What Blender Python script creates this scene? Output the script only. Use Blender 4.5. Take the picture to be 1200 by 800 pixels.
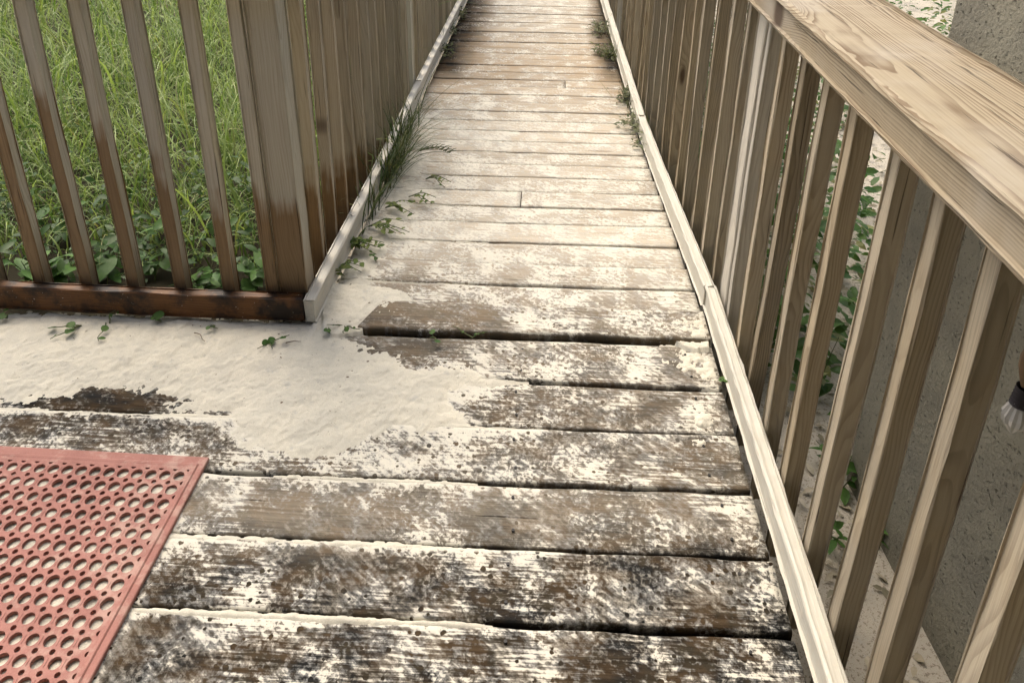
import bpy, math, random
import numpy as np
from mathutils import Matrix, Vector

# ------------------------------------------------------------------ clear
for o in list(bpy.data.objects):
    bpy.data.objects.remove(o, do_unlink=True)
scene = bpy.context.scene
COL = scene.collection

# ------------------------------------------------------------------ camera
# solved from the vanishing points of the walkway and of the balusters
XP, YP = 600.0, 130.0
VY = (652.0, -232.0)
VZ = (568.0, 2400.0)
FPX = math.sqrt(-((VY[0]-XP)*(VZ[0]-XP)+(VY[1]-YP)*(VZ[1]-YP)))
HCAM = 1.47
def _dir(v):
    a = np.array([v[0]-XP, v[1]-YP, FPX]); return a/np.linalg.norm(a)
_Y = _dir(VY); _Z = -_dir(VZ); _X = np.cross(_Y, _Z); _X /= np.linalg.norm(_X)
RW = np.stack([_X, _Y, _Z])                      # world = RW @ cam (right, down, forward)
CAM = np.array([0.0, 0.0, HCAM])
cam_d = bpy.data.cameras.new('camera')
cam = bpy.data.objects.new('camera', cam_d)
COL.objects.link(cam)
M = Matrix.Identity(4)
for i in range(3):
    M[i][0] = RW[i, 0]; M[i][1] = -RW[i, 1]; M[i][2] = -RW[i, 2]; M[i][3] = CAM[i]
cam.matrix_world = M
cam_d.sensor_width = 36.0
cam_d.lens = FPX/1200.0*36.0
cam_d.shift_y = -(400.0-YP)/1200.0
cam_d.clip_start = 0.02
cam_d.clip_end = 500.0
scene.camera = cam

# ------------------------------------------------------------------ world, sun, exposure
SUN_EL, SUN_AZ = math.radians(56), math.radians(-34)    # azimuth from +Y towards +X
w = bpy.data.worlds.new('World'); scene.world = w; w.use_nodes = True
nt = w.node_tree
for n in list(nt.nodes): nt.nodes.remove(n)
sky = nt.nodes.new('ShaderNodeTexSky'); sky.sky_type = 'NISHITA'; sky.sun_disc = False
sky.sun_elevation = SUN_EL; sky.sun_rotation = SUN_AZ
sky.air_density = 1.0; sky.dust_density = 8.0; sky.ozone_density = 0.3
bg = nt.nodes.new('ShaderNodeBackground'); bg.inputs['Strength'].default_value = 0.15
wo = nt.nodes.new('ShaderNodeOutputWorld')
nt.links.new(sky.outputs[0], bg.inputs[0]); nt.links.new(bg.outputs[0], wo.inputs[0])
sd = bpy.data.lights.new('sun', 'SUN'); sd.energy = 1.35; sd.angle = math.radians(60); sd.color = (0.985, 0.99, 0.93)
sun = bpy.data.objects.new('sun', sd); COL.objects.link(sun)
dv = Vector((math.sin(SUN_AZ)*math.cos(SUN_EL), math.cos(SUN_AZ)*math.cos(SUN_EL), math.sin(SUN_EL)))
sun.rotation_euler = dv.to_track_quat('Z', 'Y').to_euler()
sun.location = (0, 0, 6)
scene.view_settings.view_transform = 'Standard'
scene.view_settings.look = 'None'
scene.view_settings.exposure = 0.66
scene.view_settings.gamma = 1.0
scene.view_settings.use_curve_mapping = False
scene.render.engine = 'CYCLES'
scene.cycles.max_bounces = 5; scene.cycles.diffuse_bounces = 3; scene.cycles.glossy_bounces = 2; scene.cycles.transmission_bounces = 4
scene.cycles.use_adaptive_sampling = True; scene.cycles.adaptive_threshold = 0.035

# ------------------------------------------------------------------ pixel <-> world helpers
def on_z(x, y, z=0.0):
    r = RW @ np.array([(x-XP)/FPX, (y-YP)/FPX, 1.0]); return CAM+r*((z-HCAM)/r[2])
def on_y(x, y, Y):
    r = RW @ np.array([(x-XP)/FPX, (y-YP)/FPX, 1.0]); return CAM+r*(Y/r[1])
def on_x(x, y, X):
    r = RW @ np.array([(x-XP)/FPX, (y-YP)/FPX, 1.0]); return CAM+r*(X/r[0])
def to_px(P):
    c = (np.asarray(P, float)-CAM) @ RW
    z = np.maximum(c[..., 2], 1e-3)
    return XP+FPX*c[..., 0]/z, YP+FPX*c[..., 1]/z

rng = np.random.default_rng(7)
random.seed(7)

# value noise on numpy arrays (for shapes, not colours)
def vnoise(x, y, seed=0):
    def h(i, j):
        n = (i*374761393+j*668265263+seed*982451653) & 0xffffffff
        n = ((n ^ (n >> 13))*1274126177) & 0xffffffff
        return ((n ^ (n >> 16)) & 0xffff)/65535.0
    xi = np.floor(x).astype(np.int64); yi = np.floor(y).astype(np.int64)
    fx = x-xi; fy = y-yi; fx = fx*fx*(3-2*fx); fy = fy*fy*(3-2*fy)
    a = h(xi, yi)*(1-fx)+h(xi+1, yi)*fx
    b = h(xi, yi+1)*(1-fx)+h(xi+1, yi+1)*fx
    return a*(1-fy)+b*fy
def fbm(x, y, oct=4, seed=0):
    s = 0; a = 0.5; t = 0
    for k in range(oct):
        s = s+a*vnoise(x*2**k, y*2**k, seed+k*17); t += a; a *= 0.55
    return s/t

# ------------------------------------------------------------------ object helpers
def link(name, me, parent=None):
    o = bpy.data.objects.new(name, me); COL.objects.link(o)
    if parent is not None: o.parent = parent
    return o
def empty(name, loc=(0, 0, 0)):
    o = bpy.data.objects.new(name, None); COL.objects.link(o); o.location = loc
    o.empty_display_size = 0.1
    return o
def tag(o, label=None, cat=None, group=None, kind=None):
    if label: o['label'] = label
    if cat: o['category'] = cat
    if group: o['group'] = group
    if kind: o['kind'] = kind
    return o
def mesh(name, v, f, mat=None, smooth=False):
    me = bpy.data.meshes.new(name)
    v = np.asarray(v, dtype=np.float64)
    me.from_pydata(v.tolist() if len(v) < 40000 else v, [], f if isinstance(f, list) else f.tolist())
    if mat: me.materials.append(mat)
    if smooth: me.polygons.foreach_set('use_smooth', [True]*len(me.polygons))
    me.update()
    return me
def colour_attr(me, name, rgba):
    a = me.attributes.new(name, 'FLOAT_COLOR', 'POINT')
    a.data.foreach_set('color', np.asarray(rgba, dtype=np.float32).ravel())

# ------------------------------------------------------------------ node helpers
class NT:
    def __init__(s, name):
        s.m = bpy.data.materials.new(name); s.m.use_nodes = True
        s.t = s.m.node_tree
        for n in list(s.t.nodes): s.t.nodes.remove(n)
        s.out = s.t.nodes.new('ShaderNodeOutputMaterial')
    def set(s, sock, v):
        if isinstance(v, bpy.types.NodeSocket): s.t.links.new(v, sock)
        elif v is not None:
            if isinstance(v, (tuple, list)) and len(v) == 3 and len(getattr(sock, 'default_value', [0])) == 4: v = (*v, 1)
            sock.default_value = v
    def n(s, typ, ins=None, **props):
        nd = s.t.nodes.new('ShaderNode'+typ)
        for k, v in props.items(): setattr(nd, k, v)
        for k, v in (ins or {}).items(): s.set(nd.inputs[k], v)
        return nd
    def ma(s, op, a, b=None, c=None, clamp=False):
        nd = s.n('Math', operation=op, use_clamp=clamp)
        s.set(nd.inputs[0], a)
        if b is not None: s.set(nd.inputs[1], b)
        if c is not None: s.set(nd.inputs[2], c)
        return nd.outputs[0]
    def vm(s, op, a, b=None):
        nd = s.n('VectorMath', operation=op)
        s.set(nd.inputs[0], a)
        if b is not None: s.set(nd.inputs[1], b)
        return nd.outputs[0]
    def ramp(s, x, lo, hi, a=0.0, b=1.0, smooth=True):
        nd = s.n('MapRange', interpolation_type='SMOOTHSTEP' if smooth else 'LINEAR')
        for k, v in (('Value', x), ('From Min', lo), ('From Max', hi), ('To Min', a), ('To Max', b)): s.set(nd.inputs[k], v)
        return nd.outputs[0]
    def mix(s, f, a, b, mode='MIX'):
        nd = s.n('Mix', data_type='RGBA', blend_type=mode)
        s.set(nd.inputs[0], f); s.set(nd.inputs[6], a); s.set(nd.inputs[7], b)
        return nd.outputs[2]
    def noise(s, vec, scale, detail=4, rough=0.55, dist=0.0):
        nd = s.n('TexNoise', {'Vector': vec, 'Scale': scale, 'Detail': detail, 'Roughness': rough, 'Distortion': dist})
        return nd.outputs[0]
    def xyz(s, x, y, z):
        return s.n('CombineXYZ', {0: x, 1: y, 2: z}).outputs[0]
    def bump(s, h, strength=0.4, dist=0.002, normal=None):
        nd = s.n('Bump', {'Height': h, 'Strength': strength, 'Distance': dist})
        if normal is not None: s.set(nd.inputs['Normal'], normal)
        return nd.outputs[0]
    def finish(s, col, rough=0.8, normal=None, spec=0.3, sub=None):
        p = s.n('BsdfPrincipled', {'Base Color': col, 'Roughness': rough, 'Specular IOR Level': spec})
        if normal is not None: s.set(p.inputs['Normal'], normal)
        s.t.links.new(p.outputs[0], s.out.inputs[0])
        return s.m

def wood_rings(s, freq=150.0, warp=0.02, along=0.7, knots=True, spread=0.12, pith=None):
    """growth rings round an off-centre pith; the piece's long axis is local X.
    returns (ring value 0..1, fibre value, knot mask, object coords, random)"""
    tc = s.n('TexCoord').outputs['Object']
    rnd = s.n('ObjectInfo').outputs['Random']
    sp = s.n('SeparateXYZ', {0: tc})
    x, y, z = sp.outputs
    r1 = s.ma('FRACT', s.ma('MULTIPLY', rnd, 17.31)); r2 = s.ma('FRACT', s.ma('MULTIPLY', rnd, 71.77))
    xo = s.ma('ADD', x, s.ma('MULTIPLY', rnd, 53.0))
    yo = s.ma('ADD', y, s.ma('MULTIPLY', s.ma('SUBTRACT', r1, 0.5), spread))
    zo = s.ma('ADD', z, s.ma('ADD', s.ma('MULTIPLY', r2, spread*0.8), 0.012))
    if pith:
        yo = s.ma('SUBTRACT', y, pith[0]); zo = s.ma('SUBTRACT', z, pith[1])
    p = s.xyz(s.ma('MULTIPLY', xo, along), s.ma('MULTIPLY', yo, 3.2), s.ma('MULTIPLY', zo, 3.2))
    wn = s.noise(p, 2.2, 3, 0.5)
    rad = s.ma('SQRT', s.ma('ADD', s.ma('MULTIPLY', yo, yo), s.ma('MULTIPLY', zo, zo)))
    rad = s.ma('ADD', rad, s.ma('MULTIPLY', s.ma('SUBTRACT', wn, 0.5), warp*4))
    km = None
    if knots:
        kv = s.n('TexVoronoi', {'Vector': s.xyz(s.ma('MULTIPLY', xo, 1.6), s.ma('MULTIPLY', yo, 6.0), s.ma('MULTIPLY', zo, 1.5)), 'Scale': 1.0})
        kd = kv.outputs['Distance']
        swirl = s.ramp(kd, 0.0, 0.36, 1.0, 0.0)
        rad = s.ma('ADD', rad, s.ma('MULTIPLY', swirl, 0.030))
        km = s.ramp(kd, 0.035, 0.085, 1.0, 0.0)
    rad = s.ma('ADD', rad, s.ma('MULTIPLY', s.noise(s.xyz(s.ma('MULTIPLY', rad, 38.0), s.ma('MULTIPLY', rnd, 30.0), 0.0), 1.0, 1, 0.5), 0.020))
    fr = s.ma('FRACT', s.ma('MULTIPLY', rad, freq))
    late = s.ma('MULTIPLY', s.ramp(fr, 0.30, 0.92), s.ramp(fr, 0.93, 1.0, 1.0, 0.0))
    late = s.ma('MULTIPLY', late, s.ramp(s.noise(s.xyz(s.ma('MULTIPLY', xo, 1.5), s.ma('MULTIPLY', yo, 22.0), s.ma('MULTIPLY', zo, 22.0)), 1.0, 2, 0.5), 0.3, 0.62, 0.35, 1.0))
    fib = s.noise(s.xyz(s.ma('MULTIPLY', xo, 5.0), s.ma('MULTIPLY', yo, 260.0), s.ma('MULTIPLY', zo, 260.0)), 1.0, 2, 0.6)
    return late, fib, km, tc, rnd

def fence_wood(name, early, late, grey=(0.30, 0.275, 0.235), greyness=0.35, freq=150.0, warp=0.02, spread=0.12, wet=None, knots=True, rough=0.8, sandy=0.0, contrast=0.8, vary=0.22, pith=None, along=0.7, split=0.70):
    s = NT(name)
    lw, fib, km, tc, rnd = wood_rings(s, freq, warp, along=along, knots=knots, spread=spread, pith=pith)
    pos = s.n('NewGeometry').outputs['Position']
    c = s.mix(s.ma('MULTIPLY', lw, contrast), early, late)
    c = s.mix(s.ramp(fib, 0.35, 0.75, 0.0, 0.35), c, s.mix(1.0, c, (0.62, 0.55, 0.48), 'MULTIPLY'))
    big = s.noise(pos, 5.0, 3, 0.6)
    gm = s.ramp(s.ma('ADD', big, s.ma('MULTIPLY', s.ma('SUBTRACT', s.ma('FRACT', s.ma('MULTIPLY', rnd, 9.7)), 0.5), 0.5)), 0.35, 0.7, 0.0, greyness*2)
    c = s.mix(s.ma('MINIMUM', gm, 1.0), c, s.mix(0.55, c, grey))
    val = s.ma('ADD', 1.0-vary, s.ma('MULTIPLY', s.ma('FRACT', s.ma('MULTIPLY', rnd, 31.3)), vary*2))
    c = s.mix(1.0, c, s.xyz(val, val, val), 'MULTIPLY')
    if km is not None: c = s.mix(s.ma('MULTIPLY', km, 0.85), c, (0.055, 0.030, 0.016))
    crack = s.ramp(s.noise(s.vm('ADD', s.vm('MULTIPLY', tc, (3.0, 130.0, 130.0)), s.xyz(s.ma('MULTIPLY', rnd, 91.0), 0.0, 0.0)), 1.0, 2, 0.5), split, split+0.07)
    c = s.mix(s.ma('MULTIPLY', crack, 0.75), c, (0.045, 0.032, 0.022))
    ro = rough
    if sandy:
        sm = s.ramp(s.noise(pos, 60.0, 6, 0.7), 0.62-sandy*0.3, 0.75-sandy*0.3)
        c = s.mix(s.ma('MULTIPLY', sm, 0.8), c, (0.56, 0.51, 0.42))
    if wet == 'front':       # soaked foot of the balusters, higher towards the far end of the landing
        ps = s.n('SeparateXYZ', {0: pos})
        X, Y, Z = ps.outputs
        line = s.ma('ADD', 0.40, s.ma('MULTIPLY', s.ma('MAXIMUM', s.ma('SUBTRACT', -0.97, X), 0.0), 0.72))
        line = s.ma('SUBTRACT', line, s.ma('MULTIPLY', s.ma('MAXIMUM', s.ma('SUBTRACT', Y, 2.0), 0.0), 0.30))
        st = s.noise(s.vm('MULTIPLY', pos, (90.0, 90.0, 4.0)), 1.0, 3, 0.6)
        st2 = s.noise(s.vm('ADD', pos, s.xyz(s.ma('MULTIPLY', rnd, 40.0), 0.0, 0.0)), 9.0, 2, 0.5)
        line = s.ma('ADD', line, s.ma('ADD', s.ma('MULTIPLY', s.ma('SUBTRACT', st, 0.5), 0.22), s.ma('MULTIPLY', s.ma('SUBTRACT', st2, 0.5), 0.2)))
        nrm = s.n('SeparateXYZ', {0: s.n('NewGeometry').outputs['True Normal']})
        wm = s.ma('MULTIPLY', s.ramp(s.ma('SUBTRACT', line, Z), -0.05, 0.06), s.ma('MAXIMUM', s.ramp(nrm.outputs[1], -0.15, -0.5), s.ramp(Z, 0.30, 0.05, 0.0, 0.85)))
        wc = s.mix(1.0, c, (0.44, 0.29, 0.15), 'MULTIPLY')
        wc = s.mix(s.ramp(Z, 0.22, 0.03, 0.0, 0.55), wc, (0.03, 0.017, 0.008))
        c = s.mix(s.ma('MULTIPLY', wm, 0.92), c, wc)
        ro = s.ramp(wm, 0, 1, rough, 0.5)
    if wet == 'all':
        c = s.mix(s.ramp(s.noise(pos, 11.0, 5, 0.65), 0.38, 0.62), s.mix(1.0, c, (0.40, 0.23, 0.11), 'MULTIPLY'), (0.018, 0.012, 0.008))
        sp = s.ramp(s.noise(pos, 130.0, 3, 0.6), 0.70, 0.74)
        c = s.mix(sp, c, (0.5, 0.45, 0.37))
        ro = 0.5
    h = s.ma('SUBTRACT', s.ma('MULTIPLY', fib, 0.9), s.ma('MULTIPLY', crack, 1.6))
    return s.finish(c, ro, s.bump(h, 0.5, 0.0014), 0.25)

# fence timbers
MAT_LEFT = fence_wood('weathered_pine_wet_foot', (0.49, 0.46, 0.365), (0.33, 0.295, 0.22), grey=(0.43, 0.415, 0.36), greyness=0.35, wet='front', freq=130, contrast=0.6, split=0.655, vary=0.16)
MAT_RIGHT = fence_wood('tan_pine', (0.41, 0.345, 0.24), (0.215, 0.165, 0.105), grey=(0.37, 0.35, 0.30), greyness=0.32, freq=140, warp=0.022, contrast=0.75, split=0.68, vary=0.27)
MAT_LEFT2 = fence_wood('shade_darkened_pine', (0.37, 0.32, 0.235), (0.24, 0.195, 0.13), grey=(0.33, 0.305, 0.25), greyness=0.3, wet='front', freq=130, contrast=0.65, split=0.665, vary=0.2)  # darker copy of the left pine, shade toned into its base colour
MAT_CAP = fence_wood('figured_pine', (0.34, 0.29, 0.205), (0.135, 0.088, 0.05), grey=(0.385, 0.36, 0.315), greyness=0.5, freq=210, warp=0.010, along=0.55, pith=(0.075, -0.115), contrast=0.85, vary=0.03, split=0.63)
MAT_PALE = fence_wood('pale_sandy_pine', (0.565, 0.55, 0.48), (0.45, 0.42, 0.35), grey=(0.54, 0.52, 0.46), greyness=0.4, freq=110, sandy=0.35, contrast=0.4, vary=0.05)
MAT_GREY = fence_wood('silvered_pine', (0.50, 0.47, 0.40), (0.34, 0.305, 0.255), grey=(0.48, 0.46, 0.41), greyness=0.5, freq=100, contrast=0.6, vary=0.08)
MAT_WETRAIL = fence_wood('soaked_pine', (0.34, 0.26, 0.17), (0.18, 0.12, 0.07), greyness=0.1, wet='all')
MAT_JOIST = fence_wood('joist_pine', (0.12, 0.10, 0.07), (0.08, 0.06, 0.04), knots=False)

# deck planks: wood under a film of blown sand.  Vertex colour 'cover': r = sand, g = dry wood, b = orange stain
def deck_material():
    s = NT('sandy_deck_plank')
    lw, fib, km, tc, rnd = wood_rings(s, 95.0, 0.016, along=0.5, knots=True, spread=0.16)
    pos = s.n('NewGeometry').outputs['Position']
    cov = s.n('Attribute', attribute_name='cover').outputs['Color']
    sc = s.n('SeparateColor', {0: cov}); sand, dry, stain = sc.outputs
    hue = s.noise(s.vm('MULTIPLY', pos, (1.0, 2.0, 1.0)), 7.0, 4, 0.6)
    wet = s.mix(s.ramp(hue, 0.38, 0.6), (0.026, 0.026, 0.025), (0.092, 0.064, 0.037))
    wet = s.mix(s.ramp(s.noise(pos, 19.0, 3, 0.6), 0.45, 0.66), wet, (0.060, 0.050, 0.034))
    wk = s.ramp(dry, -0.2, 0.3, 0.42, 1.35, smooth=False)
    wet = s.mix(1.0, wet, s.xyz(wk, wk, wk), 'MULTIPLY')
    wet = s.mix(s.ma('MULTIPLY', lw, 0.55), wet, s.mix(1.0, wet, (0.45, 0.42, 0.40), 'MULTIPLY'))
    dr = s.mix(s.ma('MULTIPLY', lw, 0.45), (0.52, 0.465, 0.37), (0.42, 0.355, 0.265))
    dr = s.mix(s.ma('MULTIPLY', stain, s.ramp(s.noise(s.vm('MULTIPLY', pos, (2.0, 8.0, 1.0)), 2.4, 3, 0.6), 0.3, 0.6, 0.35, 1.0)), dr, (0.46, 0.345, 0.215))
    dv2 = s.ma('ADD', 0.86, s.ma('MULTIPLY', s.ma('FRACT', s.ma('MULTIPLY', rnd, 13.7)), 0.28))
    dr = s.mix(1.0, dr, s.xyz(dv2, dv2, dv2), 'MULTIPLY')
    c = s.mix(s.ma('MAXIMUM', dry, 0.0), wet, dr)
    c = s.mix(s.ramp(fib, 0.40, 0.72, 0.0, 0.5), c, s.mix(1.0, c, (0.5, 0.46, 0.42), 'MULTIPLY'))
    crack = s.ramp(s.noise(s.vm('ADD', s.vm('MULTIPLY', tc, (2.2, 75.0, 75.0)), s.xyz(s.ma('MULTIPLY', rnd, 77.0), 0.0, 0.0)), 1.0, 3, 0.55), 0.66, 0.73)
    c = s.mix(s.ma('MULTIPLY', crack, 0.8), c, (0.018, 0.015, 0.012))
    # sand film
    dpos = s.vm('ADD', pos, s.vm('MULTIPLY', s.n('TexNoise', {'Vector': pos, 'Scale': 9.0, 'Detail': 2.0}).outputs['Color'], (0.05, 0.05, 0.0)))
    n1 = s.noise(dpos, 8.0, 4, 0.62)
    n2 = s.noise(dpos, 85.0, 3, 0.70, 0.4)
    n3 = s.noise(s.vm('MULTIPLY', pos, (11.0, 150.0, 1.0)), 1.0, 2, 0.6)
    rot = s.n('VectorRotate', {'Vector': pos, 'Angle': math.radians(38)}, rotation_type='Z_AXIS').outputs[0]
    n4 = s.noise(s.vm('MULTIPLY', rot, (18.0, 85.0, 1.0)), 1.0, 2, 0.6)
    mm = s.ma('ADD', s.ma('SUBTRACT', sand, 0.5), s.ma('MULTIPLY', s.ma('SUBTRACT', n1, 0.5), 2.2))
    a2 = s.ramp(s.noise(pos, 4.5, 2, 0.5), 0.35, 0.62, 0.55, 2.1)
    a3 = s.ramp(s.noise(s.vm('ADD', pos, (7.3, 2.1, 0.0)), 3.8, 2, 0.5), 0.38, 0.62, 0.3, 2.0)
    mm = s.ma('ADD', mm, s.ma('MULTIPLY', s.ma('SUBTRACT', n2, 0.5), a2))
    mm = s.ma('ADD', mm, s.ma('MULTIPLY', s.ma('SUBTRACT', n3, 0.5), a3))
    mm = s.ma('ADD', mm, s.ma('MULTIPLY', s.ma('SUBTRACT', n4, 0.5), 1.1))
    # old rain-drop craters: bare spots of 4 to 12 mm
    vo = s.n('TexVoronoi', {'Vector': s.vm('ADD', pos, s.vm('MULTIPLY', s.n('TexNoise', {'Vector': pos, 'Scale': 160.0}).outputs['Color'], (0.006, 0.006, 0.0))), 'Scale': 62.0, 'Randomness': 1.0})
    pick = s.n('SeparateColor', {0: vo.outputs['Color']}).outputs[0]
    rad = s.ramp(pick, 0.45, 1.0, 0.0, 0.42, smooth=False)
    hole = s.ramp(s.ma('SUBTRACT', vo.outputs['Distance'], rad), -0.05, 0.03)
    vb = s.n('TexVoronoi', {'Vector': pos, 'Scale': 150.0}).outputs['Distance']
    hole = s.ma('MULTIPLY', hole, s.ramp(vb, 0.10, 0.22, 0.35, 1.0))
    hole = s.ma('MAXIMUM', hole, s.ramp(sand, 0.8, 0.97))
    thin = s.ma('MULTIPLY', s.ramp(mm, -0.42, 0.24), s.ramp(n2, 0.25, 0.62, 0.2, 0.62))
    al = s.ma('MULTIPLY', s.ma('MAXIMUM', thin, s.ramp(mm, -0.02, 0.26)), hole)
    thick = s.ramp(mm, -0.05, 0.50)
    g = s.noise(pos, 900.0, 2, 0.6)
    film = s.mix(s.ramp(s.noise(pos, 17.0, 3, 0.6), 0.4, 0.62), (0.33, 0.345, 0.345), (0.43, 0.405, 0.35))
    sc_ = s.mix(thick, film, (0.66, 0.638, 0.545))
    sc_ = s.mix(s.ramp(g, 0.3, 0.7, 0.0, 0.30), sc_, (0.50, 0.43, 0.33))
    c2 = s.mix(s.ma('MULTIPLY', al, 0.96), c, sc_)
    ro = s.ramp(al, 0, 1, s.ramp(dry, 0, 1, 0.75, 0.9), 0.95)
    h = s.ma('ADD', s.ma('MULTIPLY', n2, 1.1), s.ma('MULTIPLY', s.ma('SUBTRACT', fib, s.ma('MULTIPLY', crack, 2.2)), 0.55))
    h = s.ma('ADD', h, s.ma('MULTIPLY', hole, 0.35))
    return s.finish(c2, ro, s.bump(h, 0.8, 0.002), 0.03)
MAT_DECK = deck_material()

def sand_material(name, dirt=0.0, soil=False, tone=(0.675, 0.635, 0.52)):
    s = NT(name)
    pos = s.n('NewGeometry').outputs['Position']
    c = s.mix(s.ramp(s.noise(pos, 12.0, 4, 0.6), 0.35, 0.65), tone, tuple(v*k for v, k in zip(tone, (0.87, 0.88, 0.90))))
    c = s.mix(s.ramp(s.noise(pos, 420.0, 3, 0.8), 0.35, 0.65, 0.0, 0.5), c, tuple(v*0.62 for v in tone))
    spk = s.ramp(s.noise(pos, 110.0, 3, 0.8), 0.645-dirt, 0.70-dirt)
    c = s.mix(s.ma('MULTIPLY', spk, 0.7), c, (0.17, 0.14, 0.10))
    damp = s.ramp(s.noise(pos, 26.0, 4, 0.65), 0.60, 0.72)
    c = s.mix(s.ma('MULTIPLY', damp, 0.45), c, (0.37, 0.37, 0.35))
    if soil:      # dark humus under the meadow
        ps = s.n('SeparateXYZ', {0: pos})
        c = s.mix(s.ma('MULTIPLY', s.ramp(ps.outputs[0], -0.74, -0.80), s.ramp(ps.outputs[1], 1.84, 1.90)), c, (0.035, 0.030, 0.018))
    h = s.ma('ADD', s.noise(pos, 420.0, 4, 0.75), s.ma('MULTIPLY', s.noise(pos, 60.0, 4, 0.6), 0.8))
    return s.finish(c, 0.95, s.bump(h, 0.5, 0.003), 0.15)
MAT_SAND = sand_material('dry_sand')
MAT_GROUND = sand_material('sandy_ground', 0.10, True, (0.52, 0.475, 0.39))

def stucco_material():
    s = NT('grey_stucco')
    pos = s.n('NewGeometry').outputs['Position']
    n = s.noise(pos, 6.0, 4, 0.6)
    c = s.mix(s.ramp(n, 0.35, 0.65), (0.27, 0.258, 0.20), (0.21, 0.20, 0.16))
    ps = s.n('SeparateXYZ', {0: pos})
    pit = s.noise(s.vm('MULTIPLY', pos, (85.0, 85.0, 120.0)), 1.0, 3, 0.7)
    pits = s.ramp(pit, 0.60, 0.67)
    c = s.mix(s.ma('MULTIPLY', pits, 0.75), c, (0.055, 0.052, 0.042))
    c = s.mix(s.ramp(s.noise(pos, 300.0, 3, 0.7), 0.35, 0.7, 0.0, 0.35), c, (0.30, 0.285, 0.23))
    c = s.mix(s.ramp(ps.outputs[2], -0.05, -0.2, 0.0, 0.4), c, (0.10, 0.095, 0.07))
    h = s.ma('SUBTRACT', s.ma('ADD', s.noise(pos, 120.0, 5, 0.7), s.noise(pos, 35.0, 3, 0.6)), s.ma('MULTIPLY', pits, 1.3))
    return s.finish(c, 0.95, s.bump(h, 0.9, 0.006), 0.15)
MAT_STUCCO = stucco_material()

def mat_rubber():
    s = NT('red_rubber')
    pos = s.n('NewGeometry').outputs['Position']
    ps = s.n('SeparateXYZ', {0: pos})
    c = s.mix(s.ramp(s.noise(pos, 20.0, 4, 0.6), 0.35, 0.65), (0.335, 0.152, 0.122), (0.285, 0.125, 0.100))
    c = s.mix(s.ramp(s.noise(pos, 420.0, 3, 0.7), 0.4, 0.7, 0.0, 0.3), c, (0.43, 0.24, 0.205))
    d = s.ma('ADD', s.noise(pos, 26.0, 5, 0.7), s.ramp(ps.outputs[0], -1.0, -0.79, 0.0, 0.11))
    dust = s.ramp(d, 0.54, 0.74)
    c = s.mix(s.ma('MULTIPLY', dust, 0.45), c, (0.52, 0.38, 0.31))
    return s.finish(c, 0.75, s.bump(s.noise(pos, 260.0, 4, 0.7), 0.3, 0.0015), 0.3)
MAT_RUBBER = mat_rubber()

def leaf_material(name, a, b, trans=0.35, rough=0.5, veins=False):
    s = NT(name)
    at = s.n('Attribute', attribute_name='tint').outputs['Color']
    sc = s.n('SeparateColor', {0: at})
    rnd = s.n('ObjectInfo').outputs['Random']
    f = s.ma('FRACT', s.ma('ADD', sc.outputs[0], rnd))
    c = s.mix(f, a, b)
    c = s.mix(sc.outputs[1], c, (0.42, 0.36, 0.19))       # straw coloured
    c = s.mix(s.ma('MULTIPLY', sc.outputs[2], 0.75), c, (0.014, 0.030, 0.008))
    pos = s.n('NewGeometry').outputs['Position']
    c = s.mix(s.ramp(s.noise(pos, 80.0, 3, 0.6), 0.4, 0.7, 0.0, 0.35), c, s.mix(1.0, c, (0.55, 0.6, 0.45), 'MULTIPLY'))
    p = s.n('BsdfPrincipled', {'Base Color': c, 'Roughness': rough, 'Specular IOR Level': 0.15})
    t = s.n('BsdfTranslucent', {'Color': s.mix(1.0, c, (1.0, 1.05, 0.55), 'MULTIPLY')})
    mx = s.n('MixShader', {0: trans, 1: p.outputs[0], 2: t.outputs[0]})
    s.t.links.new(mx.outputs[0], s.out.inputs[0])
    return s.m
MAT_GRASS = leaf_material('meadow_grass', (0.10, 0.195, 0.038), (0.40, 0.50, 0.18), 0.35, 0.36)
MAT_TUFT = leaf_material('tuft_grass', (0.055, 0.085, 0.032), (0.11, 0.14, 0.055), 0.25, 0.45)
MAT_LEAF = leaf_material('broad_leaf', (0.055, 0.125, 0.032), (0.11, 0.20, 0.055), 0.30, 0.38)
MAT_GREYLEAF = leaf_material('grey_green_leaf', (0.11, 0.14, 0.085), (0.20, 0.22, 0.14), 0.25, 0.6)
MAT_LITTER = leaf_material('leaf_litter', (0.30, 0.26, 0.19), (0.52, 0.47, 0.38), 0.1, 0.8)
def plain(name, col, rough=0.7, var=0.25, scale=40.0):
    s = NT(name); pos = s.n('NewGeometry').outputs['Position']
    c = s.mix(s.ramp(s.noise(pos, scale, 4, 0.6), 0.35, 0.65), col, tuple(v*(1-var) for v in col))
    return s.finish(c, rough, s.bump(s.noise(pos, scale*6, 3, 0.6), 0.3, 0.001), 0.3)
MAT_STEM = plain('green_stem', (0.10, 0.12, 0.05))
MAT_FLOWER = plain('tiny_cream_flower', (0.70, 0.66, 0.45))
MAT_TWIG = plain('brown_twig', (0.14, 0.095, 0.06))
MAT_NAIL = plain('dark_nail', (0.03, 0.028, 0.026), 0.5)

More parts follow.
